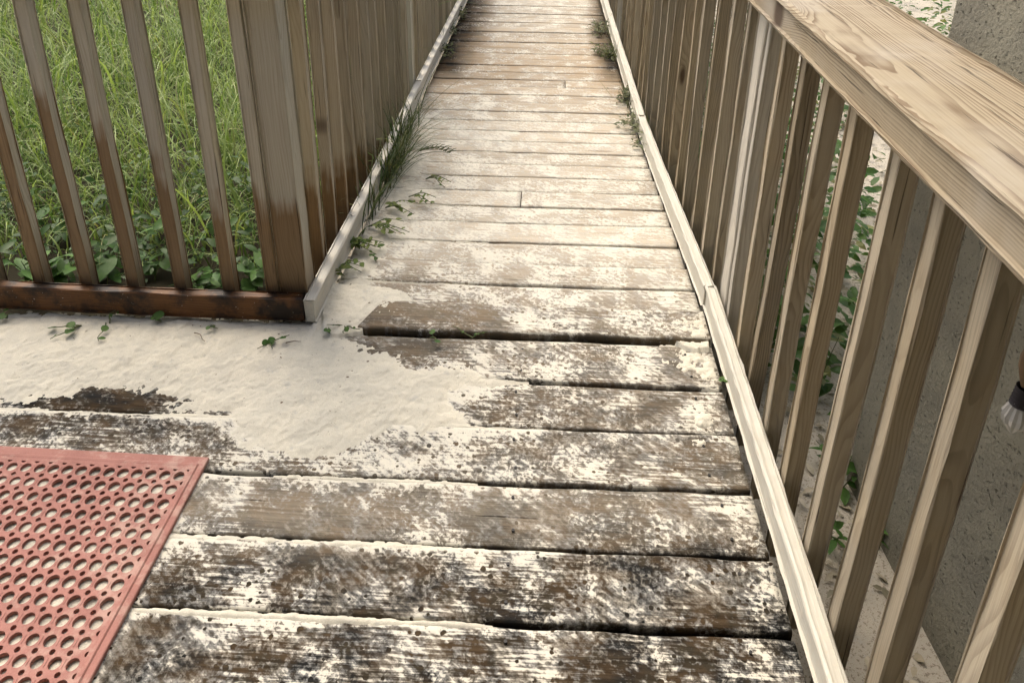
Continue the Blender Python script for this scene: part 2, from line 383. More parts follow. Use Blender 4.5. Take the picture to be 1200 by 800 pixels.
# ================================================================== SETTING
# ground: one big sheet, level with the landing on the left, 0.2 m lower on the right of the walk
def build_ground():
    xs = np.concatenate([[-250, -60, -20], np.arange(-8, 8.01, 0.16), [20, 60, 250]])
    ys = np.concatenate([[-250, -60, -20], np.arange(-4, 12.01, 0.16), [20, 60, 250]])
    gx, gy = np.meshgrid(xs, ys)
    n = fbm(gx*1.7, gy*1.7, 4, 3)
    z = -0.055+0.03*(n-0.5)
    z = np.where((gx > -0.85) & (gy < 1.9), -0.20+0.0*n, z)
    z = np.where(gx > -0.72, -0.20+0.035*(n-0.5), z)
    z = np.where((gy < 1.80), -0.20+0.03*(n-0.5), z)
    v = np.stack([gx, gy, z], -1).reshape(-1, 3)
    nx, ny = len(xs), len(ys)
    idx = np.arange(nx*ny).reshape(ny, nx)
    f = np.stack([idx[:-1, :-1], idx[:-1, 1:], idx[1:, 1:], idx[1:, :-1]], -1).reshape(-1, 4)
    o = link('ground', mesh('ground', v, f, MAT_GROUND, True)); tag(o, kind='structure')
build_ground()

# ---- sand cover authored from what lies where on the planks (rows of x: value in the photo)
def table(rows):
    ys = [r[0] for r in rows]
    return ys, [([p[0] for p in r[1]], [p[1] for p in r[1]]) for r in rows]
SAND_T = table([
    (-60, [(500, .45), (560, .75), (690, .75), (720, .45)]),
    (0, [(520, -.1), (555, .0), (580, .62), (685, .65), (702, .0)]),
    (40, [(510, -.2), (545, -.1), (580, .50), (685, .50), (704, .0)]),
    (75, [(500, -.2), (530, -.1), (560, .42), (695, .45), (712, -.1)]),
    (97, [(480, .0), (520, .2), (560, .45), (690, .5), (720, .1)]),
    (110, [(480, .55), (520, .60), (600, .58), (700, .52), (740, .5)]),
    (150, [(450, .72), (560, .68), (700, .62), (750, .6)]),
    (230, [(400, .85), (460, .78), (560, .70), (700, .68), (790, .66)]),
    (285, [(380, .95), (440, .80), (560, .72), (700, .68), (815, .66)]),
    (325, [(380, .95), (425, .85), (445, .42), (500, .40), (540, .72), (640, .74), (700, .72), (760, .60), (830, .62)]),
    (348, [(380, .95), (410, .6), (440, .45), (480, .45), (520, .84), (640, .78), (720, .60), (835, .68)]),
    (375, [(400, .95), (422, .5), (440, .12), (540, .15), (585, .40), (640, .55), (720, .62), (840, .74)]),
    (412, [(380, .95), (415, .45), (440, .25), (520, .32), (560, .72), (700, .58), (800, .60), (850, .82)]),
    (435, [(300, 1), (440, 1), (480, .85), (600, .78), (680, .60), (780, .52), (845, .78)]),
    (462, [(0, .55), (80, .2), (200, .2), (275, .9), (300, 1), (450, .85), (540, .78), (585, .42), (640, .36), (690, .52), (760, .50), (860, .66)]),
    (483, [(0, .25), (240, .2), (275, .7), (300, 1), (450, .88), (540, .72), (580, .38), (640, .42), (690, .50), (760, .46), (860, .58)]),
    (505, [(0, .32), (80, .30), (180, .45), (250, .45), (275, 1), (440, .85), (560, .72), (640, .52), (700, .50), (800, .44), (870, .56)]),
    (528, [(0, .5), (240, .62), (300, .62), (420, .60), (500, .66), (560, .80), (620, .56), (700, .46), (800, .42), (885, .46)]),
    (560, [(0, .8), (210, .8), (240, .62), (300, .56), (330, .62), (480, .56), (600, .75), (640, .60), (760, .47), (890, .46)]),
    (600, [(0, .8), (200, .8), (220, .46), (270, .40), (330, .26), (400, .36), (470, .52), (560, .36), (640, .46), (720, .42), (800, .58), (905, .76)]),
    (640, [(0, .8), (180, .8), (200, .60), (300, .52), (420, .42), (520, .56), (640, .50), (760, .44), (910, .54)]),
    (690, [(0, .8), (150, .8), (170, .52), (300, .52), (360, .42), (460, .36), (560, .52), (680, .50), (780, .42), (860, .52), (930, .84)]),
    (730, [(0, .8), (130, .8), (160, .56), (300, .56), (450, .54), (600, .50), (720, .44), (850, .46), (940, .72)]),
    (780, [(0, .8), (110, .8), (130, .52), (250, .56), (330, .46), (450, .50), (560, .60), (700, .40), (850, .36), (950, .66)]),
    (900, [(0, .6), (950, .5)]),
])
DRY_T = table([
    (-60, [(500, .8), (720, .8)]),
    (0, [(520, -.1), (565, .05), (590, 1), (685, .9), (702, .1)]),
    (40, [(510, -.05), (550, .02), (585, .9), (685, .85), (704, .1)]),
    (80, [(500, -.05), (532, .02), (560, .8), (692, .9), (706, .4), (714, .0)]),
    (100, [(480, .5), (500, .9), (700, .9), (720, .7), (735, .4)]),
    (140, [(400, 1), (735, 1), (760, .6)]),
    (300, [(400, 1), (820, 1)]),
    (325, [(400, .5), (500, .45), (560, .7), (760, .85), (830, .85)]),
    (350, [(400, .4), (500, .4), (640, .5), (830, .55)]),
    (380, [(400, .20), (500, .24), (640, .30), (840, .3)]),
    (415, [(400, .12), (640, .22), (850, .25)]),
    (470, [(0, -.02), (260, -.02), (300, .1), (640, .12), (880, .15)]),
    (520, [(0, .06), (500, .12), (890, .14)]),
    (600, [(0, .1), (330, .30), (600, .22), (900, .15)]),
    (660, [(0, .0), (400, .03), (900, -.02)]),
    (720, [(0, -.04), (400, .0), (900, -.08)]),
    (900, [(0, -.05), (900, -.10)]),
])
STAIN_T = table([
    (-60, [(500, .1), (720, .1)]), (0, [(550, .1), (620, .05), (700, .2)]),
    (35, [(550, .55), (600, .45), (640, .15), (700, .4)]),
    (70, [(500, .6), (560, .95), (640, .6), (700, .95)]),
    (105, [(480, .6), (560, .7), (640, .4), (720, .8)]),
    (150, [(440, .12), (600, .15), (740, .2)]), (300, [(400, .05), (800, .10)]),
    (375, [(420, .4), (540, .3), (640, .1), (840, .0)]),
    (420, [(0, .0), (900, .0)]), (900, [(0, 0), (900, 0)]),
])
for _r, (_cx, _cv) in zip(SAND_T[0], SAND_T[1]):
    if _r >= 590: _cv[:] = [v-0.07 if v < 0.8 else v for v in _cv]
def lookup(T, x, y):
    ys, cols = T
    ev = np.stack([np.interp(x, cx, cv) for cx, cv in cols], 0)
    k = np.clip(np.searchsorted(ys, y)-1, 0, len(ys)-2)
    ysn = np.array(ys, float)
    t = np.clip((y-ysn[k])/(ysn[k+1]-ysn[k]), 0, 1)
    i = np.arange(len(x))
    return ev[k, i]*(1-t)+ev[k+1, i]*t

# ---- planks
boardwalk = empty('boardwalk'); tag(boardwalk, kind='structure')
TILT = 0.017
TH = 0.036
JOINT_PX = {}
def plank(x0, x1, y0, y1, z=0.0, seed=0, nx=None, nt_=10, tilt=TILT, round_=0.004, cup=0.0015, skew0=0.0, skew1=0.0):
    """one plank, long axis along x; y0/y1 at x = 0, edges a little worn and uneven"""
    L = x1-x0; W = y1-y0
    nx = nx or max(8, int(L/0.022))
    r = round_
    prof = [(0, -TH), (0, -r*1.6), (r*0.35, -r*0.45), (r*1.2, 0.0)]
    prof += [(u, 0.0) for u in np.linspace(r*1.2, W-r*1.2, nt_)[1:-1]]
    prof += [(W-r*1.2, 0.0), (W-r*0.35, -r*0.45), (W, -r*1.6), (W, -TH)]
    prof = np.array(prof)
    np_ = len(prof)
    cx, cy, cz = (x0+x1)/2, (y0+y1)/2, z
    V = []
    for i in range(nx+1):
        t = i/nx
        yy = prof[:, 0].copy(); zz = prof[:, 1].copy()
        sk = skew0*(1-t)+skew1*t
        u = yy/W
        x = x0+L*t+np.where(t < 0.5, (u-0.5)*skew0, (u-0.5)*skew1)*(1 if i in (0, nx) else (1-min(t, 1-t)*2)**3)
        e0 = (vnoise(np.array([x[0]*9.0]), np.array([seed*3.1]), 5)[0]-0.5)*0.006+(vnoise(np.array([x[0]*60.0]), np.array([seed*1.3]), 6)[0]-0.5)*0.0022
        e1 = (vnoise(np.array([x[0]*9.0]), np.array([seed*7.7]), 8)[0]-0.5)*0.006+(vnoise(np.array([x[0]*60.0]), np.array([seed*2.9]), 9)[0]-0.5)*0.0022
        yy = yy+e0*(1-u)+e1*u
        zz = zz+cup*(np.abs(u-0.5)*2)**2*(1 if seed % 2 else -1)+(vnoise(x*14, yy*40+seed*5.0, 12)-0.5)*0.0025*(prof[:, 1] > -0.02)
        zz = zz+(vnoise(x*2.2, np.full_like(x, seed*1.7), 31)-0.5)*0.004
        V.append(np.stack([x-cx, y0+yy-cy+(x-cx)*tilt, zz], -1))
    V = np.concatenate(V)
    F = []
    for i in range(nx):
        for j in range(np_-1):
            a = i*np_+j
            F.append((a, a+np_, a+np_+1, a+1))
        F.append((i*np_+np_-1, (i+1)*np_+np_-1, (i+1)*np_, i*np_))
    F.append(tuple(range(np_))); F.append(tuple(reversed([nx*np_+j for j in range(np_)])))
    me = mesh('plank', V, F, MAT_DECK, True)
    cy2 = cy+cx*tilt
    wp = V+np.array([cx, cy2, cz]); wp2 = wp.copy(); wp2[:, 2] = 0
    px, py = to_px(wp2)
    sv = lookup(SAND_T, px, py); dv_ = lookup(DRY_T, px, py); tv = lookup(STAIN_T, px, py)
    if (jt := JOINT_PX.get(round(y1, 2))):
        ue = (V[:, 1]-(x_rel := (V[:, 0])*tilt)+cy-y0)/W
        jn = fbm(wp[:, 0]*7+y1*31, wp[:, 0]*0+y1*5, 3, 33)-0.5
        near = np.exp(-((1-ue)*W/(0.016+0.014*jn))**2)/(1+np.exp((px-jt+jn*140)/30.0))
        sv = np.maximum(sv, sv+(1.02-sv)*near)
    side = (V[:, 2] < -0.006)
    sv = np.where(side, sv*0.25, sv); dv_ = np.where(side, dv_*0.5, dv_)
    # worn edge: sand blows off the rim
    colour_attr(me, 'cover', np.stack([sv, dv_, tv, np.ones_like(sv)], -1))
    o = link('plank', me, boardwalk); o.location = (cx, cy2, cz)
    return o

def rail_out(Y):      # outer face of the right-hand bottom rail
    return float(np.interp(Y, [0, 2.05, 3.45, 6.6, 9], [0.543, 0.541, 0.472, 0.425, 0.40]))
def rail_left(Y):     # inner face of the left-hand bottom rail
    return float(np.interp(Y, [1.8, 9], [-0.666, -0.650]))

for _g, _x in ((1.0155, 650), (1.177, 640), (1.3455, 620), (1.52, 690), (1.6825, 600)): JOINT_PX[round(_g, 2)] = _x
GAPS_NEAR = [0.708, 0.868, 1.0200, 1.1815, 1.3500, 1.5245, 1.6870, 1.8650]
for i in range(len(GAPS_NEAR)-1):
    y0, y1 = GAPS_NEAR[i], GAPS_NEAR[i+1]
    g = 0.0045 if i < len(GAPS_NEAR)-2 else 0.006
    plank(-2.05, 0.5015+random.uniform(-.003, .003), y0+g, y1-g, random.uniform(-.002, .002), seed=i+1, nx=120, nt_=16)
# the proud brown plank at the foot of the long walk
plank(-0.515, 0.501, 1.8650+0.011, 2.012, 0.017, seed=11, nx=70, nt_=14, skew0=0.05, round_=0.006)
GAPS_FAR = [2.018, 2.142, 2.268, 2.405, 2.543, 2.669, 2.797, 2.927, 3.050, 3.174]
while GAPS_FAR[-1] < 8.0: GAPS_FAR.append(GAPS_FAR[-1]+0.123+random.uniform(-.003, .003))
for i in range(len(GAPS_FAR)-1):
    y0, y1 = GAPS_FAR[i], GAPS_FAR[i+1]
    g = 0.0024
    xr = rail_out(y0)-0.0425; xl = rail_left(y0)+0.004
    far = i > 12
    kw = dict(seed=20+i, nt_=6 if far else 8)
    zz = random.uniform(-.0015, .0015)
    if i in (5, 16):
        xm = -0.09 if i == 5 else 0.1
        plank(xl, xm-0.002, y0+g, y1-g, zz, nx=24, **kw)
        plank(xm+0.002, xr, y0+g, y1-g, zz+0.002, nx=24, **kw)
    else:
        plank(xl, xr, y0+g, y1-g, zz, nx=40 if far else 56, **kw)

# ---- lumber pieces: long axis = local x from 0 to L, section w (local y) by h (local z)
def lumber_mesh(name, L, w, h, mat, seed=0, r=0.003, n=None, warp=0.002, rough=0.0008):
    n = n or max(4, int(L/0.08))
    sec = []
    for sx, sz in ((1, 1), (-1, 1), (-1, -1), (1, -1)):
        c = [(w/2-r, h/2), (w/2-r*0.3, h/2-r*0.3), (w/2, h/2-r)]
        if sx*sz < 0: c = c[::-1]
        for (a, b) in c: sec.append((sx*a, sz*b))
    sec = np.array(sec); k = len(sec)
    rg = np.random.default_rng(seed+1000)
    ph = rg.uniform(0, 6.28, 4)
    V = []
    for i in range(n+1):
        t = i/n
        dy = warp*(math.sin(t*3.1+ph[0])-math.sin(ph[0]))*math.sin(math.pi*t)
        dz = warp*(math.sin(t*2.3+ph[1])-math.sin(ph[1]))*math.sin(math.pi*t)
        j = rg.normal(0, rough, (k, 2))
        V.append(np.column_stack([np.full(k, L*t), sec[:, 0]+dy+j[:, 0], sec[:, 1]+dz+j[:, 1]]))
    V = np.concatenate(V)
    F = []
    for i in range(n):
        for j in range(k):
            a = i*k+j; b = i*k+(j+1) % k
            F.append((a, b, b+k, a+k))
    F.append(tuple(reversed(range(k)))); F.append(tuple(n*k+j for j in range(k)))
    return mesh(name, V, F, mat, False)
def along_y(o, x, y, z, ang=0.0):
    o.location = (x, y, z); o.rotation_euler = (0, 0, math.pi/2+ang)
def upright(o, x, y, z, lx=0.0, ly=0.0, spin=0.0):
    o.matrix_local = Matrix.Translation((x, y, z)) @ Matrix.Rotation(lx, 4, 'Y') @ Matrix.Rotation(ly, 4, 'X') @ Matrix.Rotation(-math.pi/2, 4, 'Y') @ Matrix.Rotation(spin, 4, 'X')

# joists under the deck
for jx in (-1.9, -1.35, -0.62, -0.05, 0.42):
    y0, y1 = (0.6, 1.92) if jx < -0.7 else (0.6, 8.0)
    o = link('joist', lumber_mesh('joist', y1-y0, 0.038, 0.14, MAT_JOIST), boardwalk)
    along_y(o, jx, y0, -0.118)

BAL = 0.038
def baluster_set(mat, L, count, base):
    return [lumber_mesh('baluster', L, BAL, BAL, mat, seed=base+i, r=0.003, n=10, warp=0.0022) for i in range(count)]

# ---- side railing across the landing (faces the camera), soaked at its foot
rail_front = empty('railing', (-1.4, 1.905, 0.0))
tag(rail_front, 'side railing with soaked brown balusters in front of tall green grass', 'railing')
YF = 1.886
def child(o, p):
    o.parent = p; o.matrix_parent_inverse = p.matrix_basis.inverted()
    return o
def put(name, me, p, fn, *a, **k):
    o = link(name, me); fn(o, *a, **k); return child(o, p)
def along_x(o, x, y, z): o.location = (x, y, z)
lm = lumber_mesh('bottom_rail', 1.5, 0.036, 0.080, MAT_WETRAIL, seed=3, r=0.004, warp=0.003, rough=0.0012)
put('bottom_rail', lm, rail_front, along_x, -2.205, YF+0.019, 0.054)
lbal = baluster_set(MAT_LEFT, 1.06, 6, 40)
for i, X in enumerate((-1.385, -1.238, -1.092, -0.943, -1.533, -1.680, -1.826, -1.974)):
    put('baluster', lbal[i % 6], rail_front, upright, X+0.002, YF+0.0385+BAL/2, -0.004, lx=-0.010+0.006*random.uniform(-1, 1), ly=random.uniform(-.004, .004), spin=random.choice((0, math.pi/2, math.pi)))
put('baluster', lbal[2], rail_front, upright, -0.8065, YF+0.0385+BAL/2, -0.004, lx=-0.015, spin=0)
put('post', lumber_mesh('post', 1.22, 0.087, 0.089, MAT_LEFT, seed=9, r=0.005, n=14, warp=0.001), rail_front, upright, -0.7415, YF+0.0385+0.0445, -0.12, lx=-0.012)
put('top_rail', lumber_mesh('top_rail', 1.5, 0.036, 0.085, MAT_LEFT, seed=5), rail_front, along_x, -2.215, YF+0.019, 1.034)
put('cap_board', lumber_mesh('cap_board', 1.55, 0.14, 0.036, MAT_CAP, seed=6), rail_front, along_x, -2.215, YF+0.045, 1.096)

# ---- long railing on the left of the walk
rail_l = empty('railing', (-0.69, 4.5, 0.0))
tag(rail_l, 'long railing behind the corner post, its pale bottom rail overgrown by grass tuft', 'railing')
angL = math.atan2(rail_left(7.6)-rail_left(1.9), 5.7)
def railL(Y): return rail_left(Y)
put('bottom_rail', lumber_mesh('bottom_rail', 1.95, 0.036, 0.082, MAT_PALE, seed=14, warp=0.004, r=0.005), rail_l, along_y, railL(1.889)-0.019, 1.889, 0.050, -angL)
put('bottom_rail', lumber_mesh('bottom_rail', 3.9, 0.036, 0.082, MAT_PALE, seed=15, warp=0.004, r=0.005), rail_l, along_y, railL(3.845)-0.019, 3.845, 0.050, -angL)
lbal2 = baluster_set(MAT_LEFT2, 1.06, 6, 90)
ybl = 2.135; k = 0
while ybl < 7.6:
    if abs(ybl-3.80) < 0.07:
        put('post', lumber_mesh('post', 1.22, 0.089, 0.089, MAT_LEFT, seed=19, r=0.005, n=12), rail_l, upright, railL(ybl)-0.038-0.046, ybl+0.02, -0.12)
    else:
        put('baluster', lbal2[k % 6], rail_l, upright, railL(ybl)-0.0385-BAL/2, ybl+random.uniform(-.006, .006), -0.004, lx=random.uniform(-.006, .006), ly=random.uniform(-.004, .004), spin=random.choice((0, math.pi/2, math.pi)))
    ybl += 0.1515; k += 1
put('top_rail', lumber_mesh('top_rail', 5.7, 0.036, 0.085, MAT_LEFT, seed=16), rail_l, along_y, railL(1.97)-0.019-0.06, 1.97, 1.034, -angL)
put('cap_board', lumber_mesh('cap_board', 5.75, 0.14, 0.036, MAT_CAP, seed=17), rail_l, along_y, railL(1.97)-0.045, 1.985, 1.096, -angL)

# ---- long railing on the right with the broad cap
rail_r = empty('railing', (0.56, 3.0, 0.0))
tag(rail_r, 'long railing with broad figured wooden cap beside the stucco wall', 'railing')
put('bottom_rail', lumber_mesh('bottom_rail', 1.80, 0.036, 0.080, MAT_PALE, seed=24, warp=0.002, r=0.007, n=50), rail_r, along_y, 0.543-0.018, 0.25, 0.052, 0.001)
a1 = math.atan2(0.472-0.538, 3.45-2.055); a2 = math.atan2(0.425-0.472, 6.6-3.45)
put('bottom_rail', lumber_mesh('bottom_rail', 1.395, 0.036, 0.080, MAT_PALE, seed=25, warp=0.002, r=0.006, n=30), rail_r, along_y, 0.538-0.018, 2.056, 0.048, -a1)
put('bottom_rail', lumber_mesh('bottom_rail', 4.6, 0.036, 0.080, MAT_PALE, seed=26, warp=0.003, r=0.006), rail_r, along_y, 0.472-0.018, 3.456, 0.048, -a2)
rbal = baluster_set(MAT_RIGHT, 1.142, 8, 60)
gbal = baluster_set(MAT_GREY, 1.142, 1, 75)
corner_y = [0.50, 0.652, 0.818, 0.977, 1.137, 1.304, 1.462, 1.634, 1.766, 1.903]
for i, c in enumerate(corner_y):
    spin = (0, 1, 2, 3)[(i*3+1) % 4]*math.pi/2
    put('baluster', gbal[0] if i in (9,) else rbal[i % 8], rail_r, upright, 0.5445+BAL/2+0.0005, c+BAL/2, -0.135, lx=0.012+0.004*math.sin(i*2.1), ly=-0.010+0.004*math.cos(i*1.7), spin=spin)
put('post', lumber_mesh('post', 1.242, 0.089, 0.087, MAT_GREY, seed=29, r=0.005, n=14), rail_r, upright, 0.5440+0.046, 1.950+0.05, -0.235, lx=0.008, ly=-0.004)
yb = 2.100; k = 0
while yb < 7.8:
    X = rail_out(yb)
    put('baluster', (gbal[0] if k in (18, 19) else rbal[k % 8]), rail_r, upright, X+BAL/2+0.001, yb+BAL/2+random.uniform(-.006, .006), -0.135, lx=0.008+random.uniform(-.005, .005), ly=random.uniform(-.004, .004), spin=random.choice((0, 1, 2, 3))*math.pi/2)
    yb += 0.1545; k += 1
capz = 1.0455
put('cap_board', lumber_mesh('cap_board', 1.75, 0.235, 0.075, MAT_CAP, seed=27, r=0.010, n=60, warp=0.001, rough=0.0005), rail_r, along_y, 0.501+0.1175, 0.28, capz, 0.004)
put('cap_board', lumber_mesh('cap_board', 6.0, 0.235, 0.075, MAT_CAP, seed=28, r=0.010), rail_r, along_y, 0.494+0.1175, 2.035, capz, 0.018)
put('top_rail', lumber_mesh('top_rail', 1.75, 0.036, 0.066, MAT_RIGHT, seed=33), rail_r, along_y, 0.583+0.0325, 0.28, capz-0.0375-0.034, 0.0)
put('top_rail', lumber_mesh('top_rail', 6.0, 0.036, 0.066, MAT_RIGHT, seed=34), rail_r, along_y, 0.583+0.0325, 2.035, capz-0.0375-0.034, 0.020)

# ---- stucco house whose corner stands beside the walk
def build_house():
    ang = math.atan2(0.0757, 1.0)
    root = empty('house', (0.829, 1.607, -0.22))
    root.rotation_euler = (0, 0, ang)
    tag(root, 'rough grey stucco house corner standing close behind the right railing', 'house')
    # walls as one thick shell: west face has its own fine relief
    def wall(name, x0, x1, y0, y1, z0, z1, nx, nz):
        pass
    W, D, Hh, t = 5.0, 5.2, 3.3, 0.22
    V = []; F = []
    def box(x0, x1, y0, y1, z0, z1):
        b = len(V)
        for z in (z0, z1):
            for x, y in ((x0, y0), (x1, y0), (x1, y1), (x0, y1)): V.append((x, y, z))
        for q in ((0, 3, 2, 1), (4, 5, 6, 7), (0, 1, 5, 4), (1, 2, 6, 5), (2, 3, 7, 6), (3, 0, 4, 7)): F.append(tuple(b+i for i in q))
    for nm, bx in (('wall', (0, t, -D, -0.0, 0, Hh)), ('wall', (t, W, -t, 0, 0, Hh)), ('wall', (t, W, -D, -D+t, 0, Hh)), ('wall', (W, W+t, -D, 0, 0, Hh)), ('wall', (-3.6, 0, -2.75-t, -2.75, 0, Hh)), ('wall', (-3.6, -3.6+t, -D, -2.75-t, 0, Hh))):  # wing walls behind the camera are unseen, added to darken camera-side baluster faces
        V = []; F = []
        box(*bx)
        me = mesh(nm, V, F, MAT_STUCCO)
        o = link(nm, me, root)
        b = o.modifiers.new('edge', 'BEVEL'); b.width = 0.012; b.segments = 3
    V = []; F = []
    box(-0.12, W+t+0.3, -D-0.3, 0.12, Hh, Hh+0.18); box(-3.9, -0.12, -D-0.3, -2.60, Hh+0.002, Hh+0.178)  # second slab covers the unseen wing added for shade
    link('roof', mesh('roof', V, F, MAT_STUCCO), root)
    V.clear(); F.clear(); box(-3.7, -0.003, -2.747, -1.10, 2.50, 2.68)
    link('added_shade_roof', mesh('added_shade_roof', V, F, MAT_JOIST), root)  # unseen roof added over the camera to keep sky light off the balusters
build_house()

# ================================================================== SAND DRIFT
def poly_sd(px, py, poly):
    d = np.full(px.shape, 1e9); ins = np.zeros(px.shape, bool)
    n = len(poly)
    for i in range(n):
        x0, y0 = poly[i]; x1, y1 = poly[(i+1) % n]
        ex, ey = x1-x0, y1-y0; wx, wy = px-x0, py-y0
        t = np.clip((wx*ex+wy*ey)/(ex*ex+ey*ey+1e-12), 0, 1)
        d = np.minimum(d, np.hypot(wx-ex*t, wy-ey*t))
        c = ((y0 <= py) & (y1 > py)) | ((y1 <= py) & (y0 > py))
        xi = x0+(py-y0)/(ey if abs(ey) > 1e-12 else 1e-12)*ex
        ins ^= c & (px < xi)
    return np.where(ins, d, -d)
def build_sand():
    step = 0.004
    xs = np.arange(-1.62, 0.62, step); ys = np.arange(0.80, 3.9, step)
    gx, gy = np.meshgrid(xs, ys)
    w1 = fbm(gx*9, gy*14, 4, 11)-0.5; w2 = fbm(gx*9+40, gy*14+9, 4, 12)-0.5
    main = [(-120, 366), (120, 377), (300, 382), (366, 384), (392, 352), (418, 315), (440, 278), (458, 240), (472, 205), (482, 180),
            (490, 182), (488, 205), (482, 235), (472, 262), (455, 285), (438, 312), (424, 345), (410, 372), (418, 398), (470, 420), (560, 425), (610, 438), (575, 447),
            (530, 450), (520, 468), (535, 490), (490, 512), (470, 500), (425, 512), (390, 535), (340, 535), (285, 520), (266, 505), (275, 480),
            (205, 473), (190, 452), (100, 450), (85, 466), (-140, 476)]
    P = [tuple(on_z(*p)[:2]) for p in main]
    sd = poly_sd(gx+w1*0.05, gy+w2*0.05, P)
    fine = fbm(gx*48, gy*48, 3, 21)-0.5; fine2 = fbm(gx*150, gy*150, 2, 27)-0.5
    mid = fbm(gx*14, gy*18, 3, 22)-0.5
    h = 0.0125*np.tanh(sd/0.085)
    h = h+mid*0.009*np.clip(sd*30+0.6, 0, 1)+fine*0.0065+fine2*0.0036
    # banked up against the bottom rail of the side railing
    bank = np.exp(-np.abs(gy-1.90)/0.05)*(gx < -0.66)
    h = np.where(sd > 0, h+bank*0.012, h)
    h[(gx < -0.7) & (gy > 1.95)] -= 0.03
    h[(gx < -0.98) & (gy > 1.945)] = -0.06
    # thin cover under the mat
    matz = (gx < -0.795) & (gy < 1.345)
    h = np.where(matz, 0.0040+fine*0.006+mid*0.01, h)
    # sand that fills the joints on the left and spills on the plank below
    gaps = [(1.0200, 650, 1.0), (1.1815, 640, 1.2), (1.3500, 640, 1.0), (1.5245, 690, 0.7), (1.6870, 600, 0.8)]
    for g in GAPS_FAR[1:-20]: gaps.append((g, random.choice((610, 640, 655, 670, 690)), 0.3))
    for gyc, xt, k in gaps:
        cy = gyc+gx*TILT
        px, _ = to_px(np.stack([gx, cy, np.zeros_like(gx)], -1))
        dy = gy-cy
        n = fbm(gx*7+gyc*31, gx*0+gyc*5, 3, 33)-0.5
        open_ = 1/(1+np.exp(-(px-xt+n*120)/28.0))
        if abs(gyc-1.35) < 0.01:      # bare joint beside the mat corner
            open_ = np.maximum(open_, np.exp(-((px-285)/30.0)**4))
        spill = 0.0055*k+0.006*n
        hg = 0.0010-0.0040*np.abs(dy+0.006*k)/np.maximum(spill, 0.003)+fine*0.0075+fine2*0.003
        hg = hg-0.05*open_
        h = np.where(np.abs(dy) < 0.035, np.maximum(h, hg), h)
    # small heaps on the right hand plank ends and a scatter of clods
    for (x, y, r, a) in [(806, 420, 30, .006), (835, 434, 24, .007), (812, 391, 26, .006), (818, 520, 9, .006), (826, 491, 8, .005)]:
        c = on_z(x, y); rr = r*1.4/FPX*1.3
        zb = 0.017 if 372 < y < 402 else 0.0
        d = np.hypot(gx-c[0]+w1*0.03, (gy-c[1]+w2*0.03)*1.0)
        h = np.where(d < rr*1.6, np.maximum(h, zb+a*1.1*(np.exp(-(d/rr)**2)-0.42)+fine*0.010+fine2*0.008), h)
    cp = [tuple(on_z(*p, 0.017)[:2]) for p in [(395, 340), (462, 345), (470, 356), (448, 368), (425, 376), (395, 380)]]
    sc_ = poly_sd(gx+w1*0.03, gy+w2*0.03, cp)
    h = np.where(sc_ > -0.04, np.maximum(h, 0.0165+0.07*np.minimum(sc_, 0.03)+fine*0.008+fine2*0.004), h)
    xr = np.interp(gy, [0, 2.05, 3.45, 6.6], [0.495, 0.492, 0.424, 0.377])
    h = np.where(gx > xr, -0.06, h)
    h = np.where((gy > 1.868+gx*TILT) & (gy < 1.878+gx*TILT) & (gx > -0.52), -0.05, h)
    h = np.where((gy > 1.93) & (gx < -0.672), -0.06, h)
    global DRIFT; DRIFT = (xs, ys, h)
    ny, nx = gx.shape
    V = np.stack([gx, gy, h], -1).reshape(-1, 3)
    idx = np.arange(nx*ny).reshape(ny, nx)
    q = np.stack([idx[:-1, :-1], idx[:-1, 1:], idx[1:, 1:], idx[1:, :-1]], -1).reshape(-1, 4)
    hz = h.reshape(-1)[q]
    keep = (hz.max(1) > -0.0045)
    q = q[keep]
    used, inv = np.unique(q, return_inverse=True)
    o = link('sand_drift', mesh('sand_drift', V[used], inv.reshape(-1, 4), MAT_SAND, True))
    tag(o, 'pale dry sand blown over the planks', 'sand', kind='stuff')
build_sand()

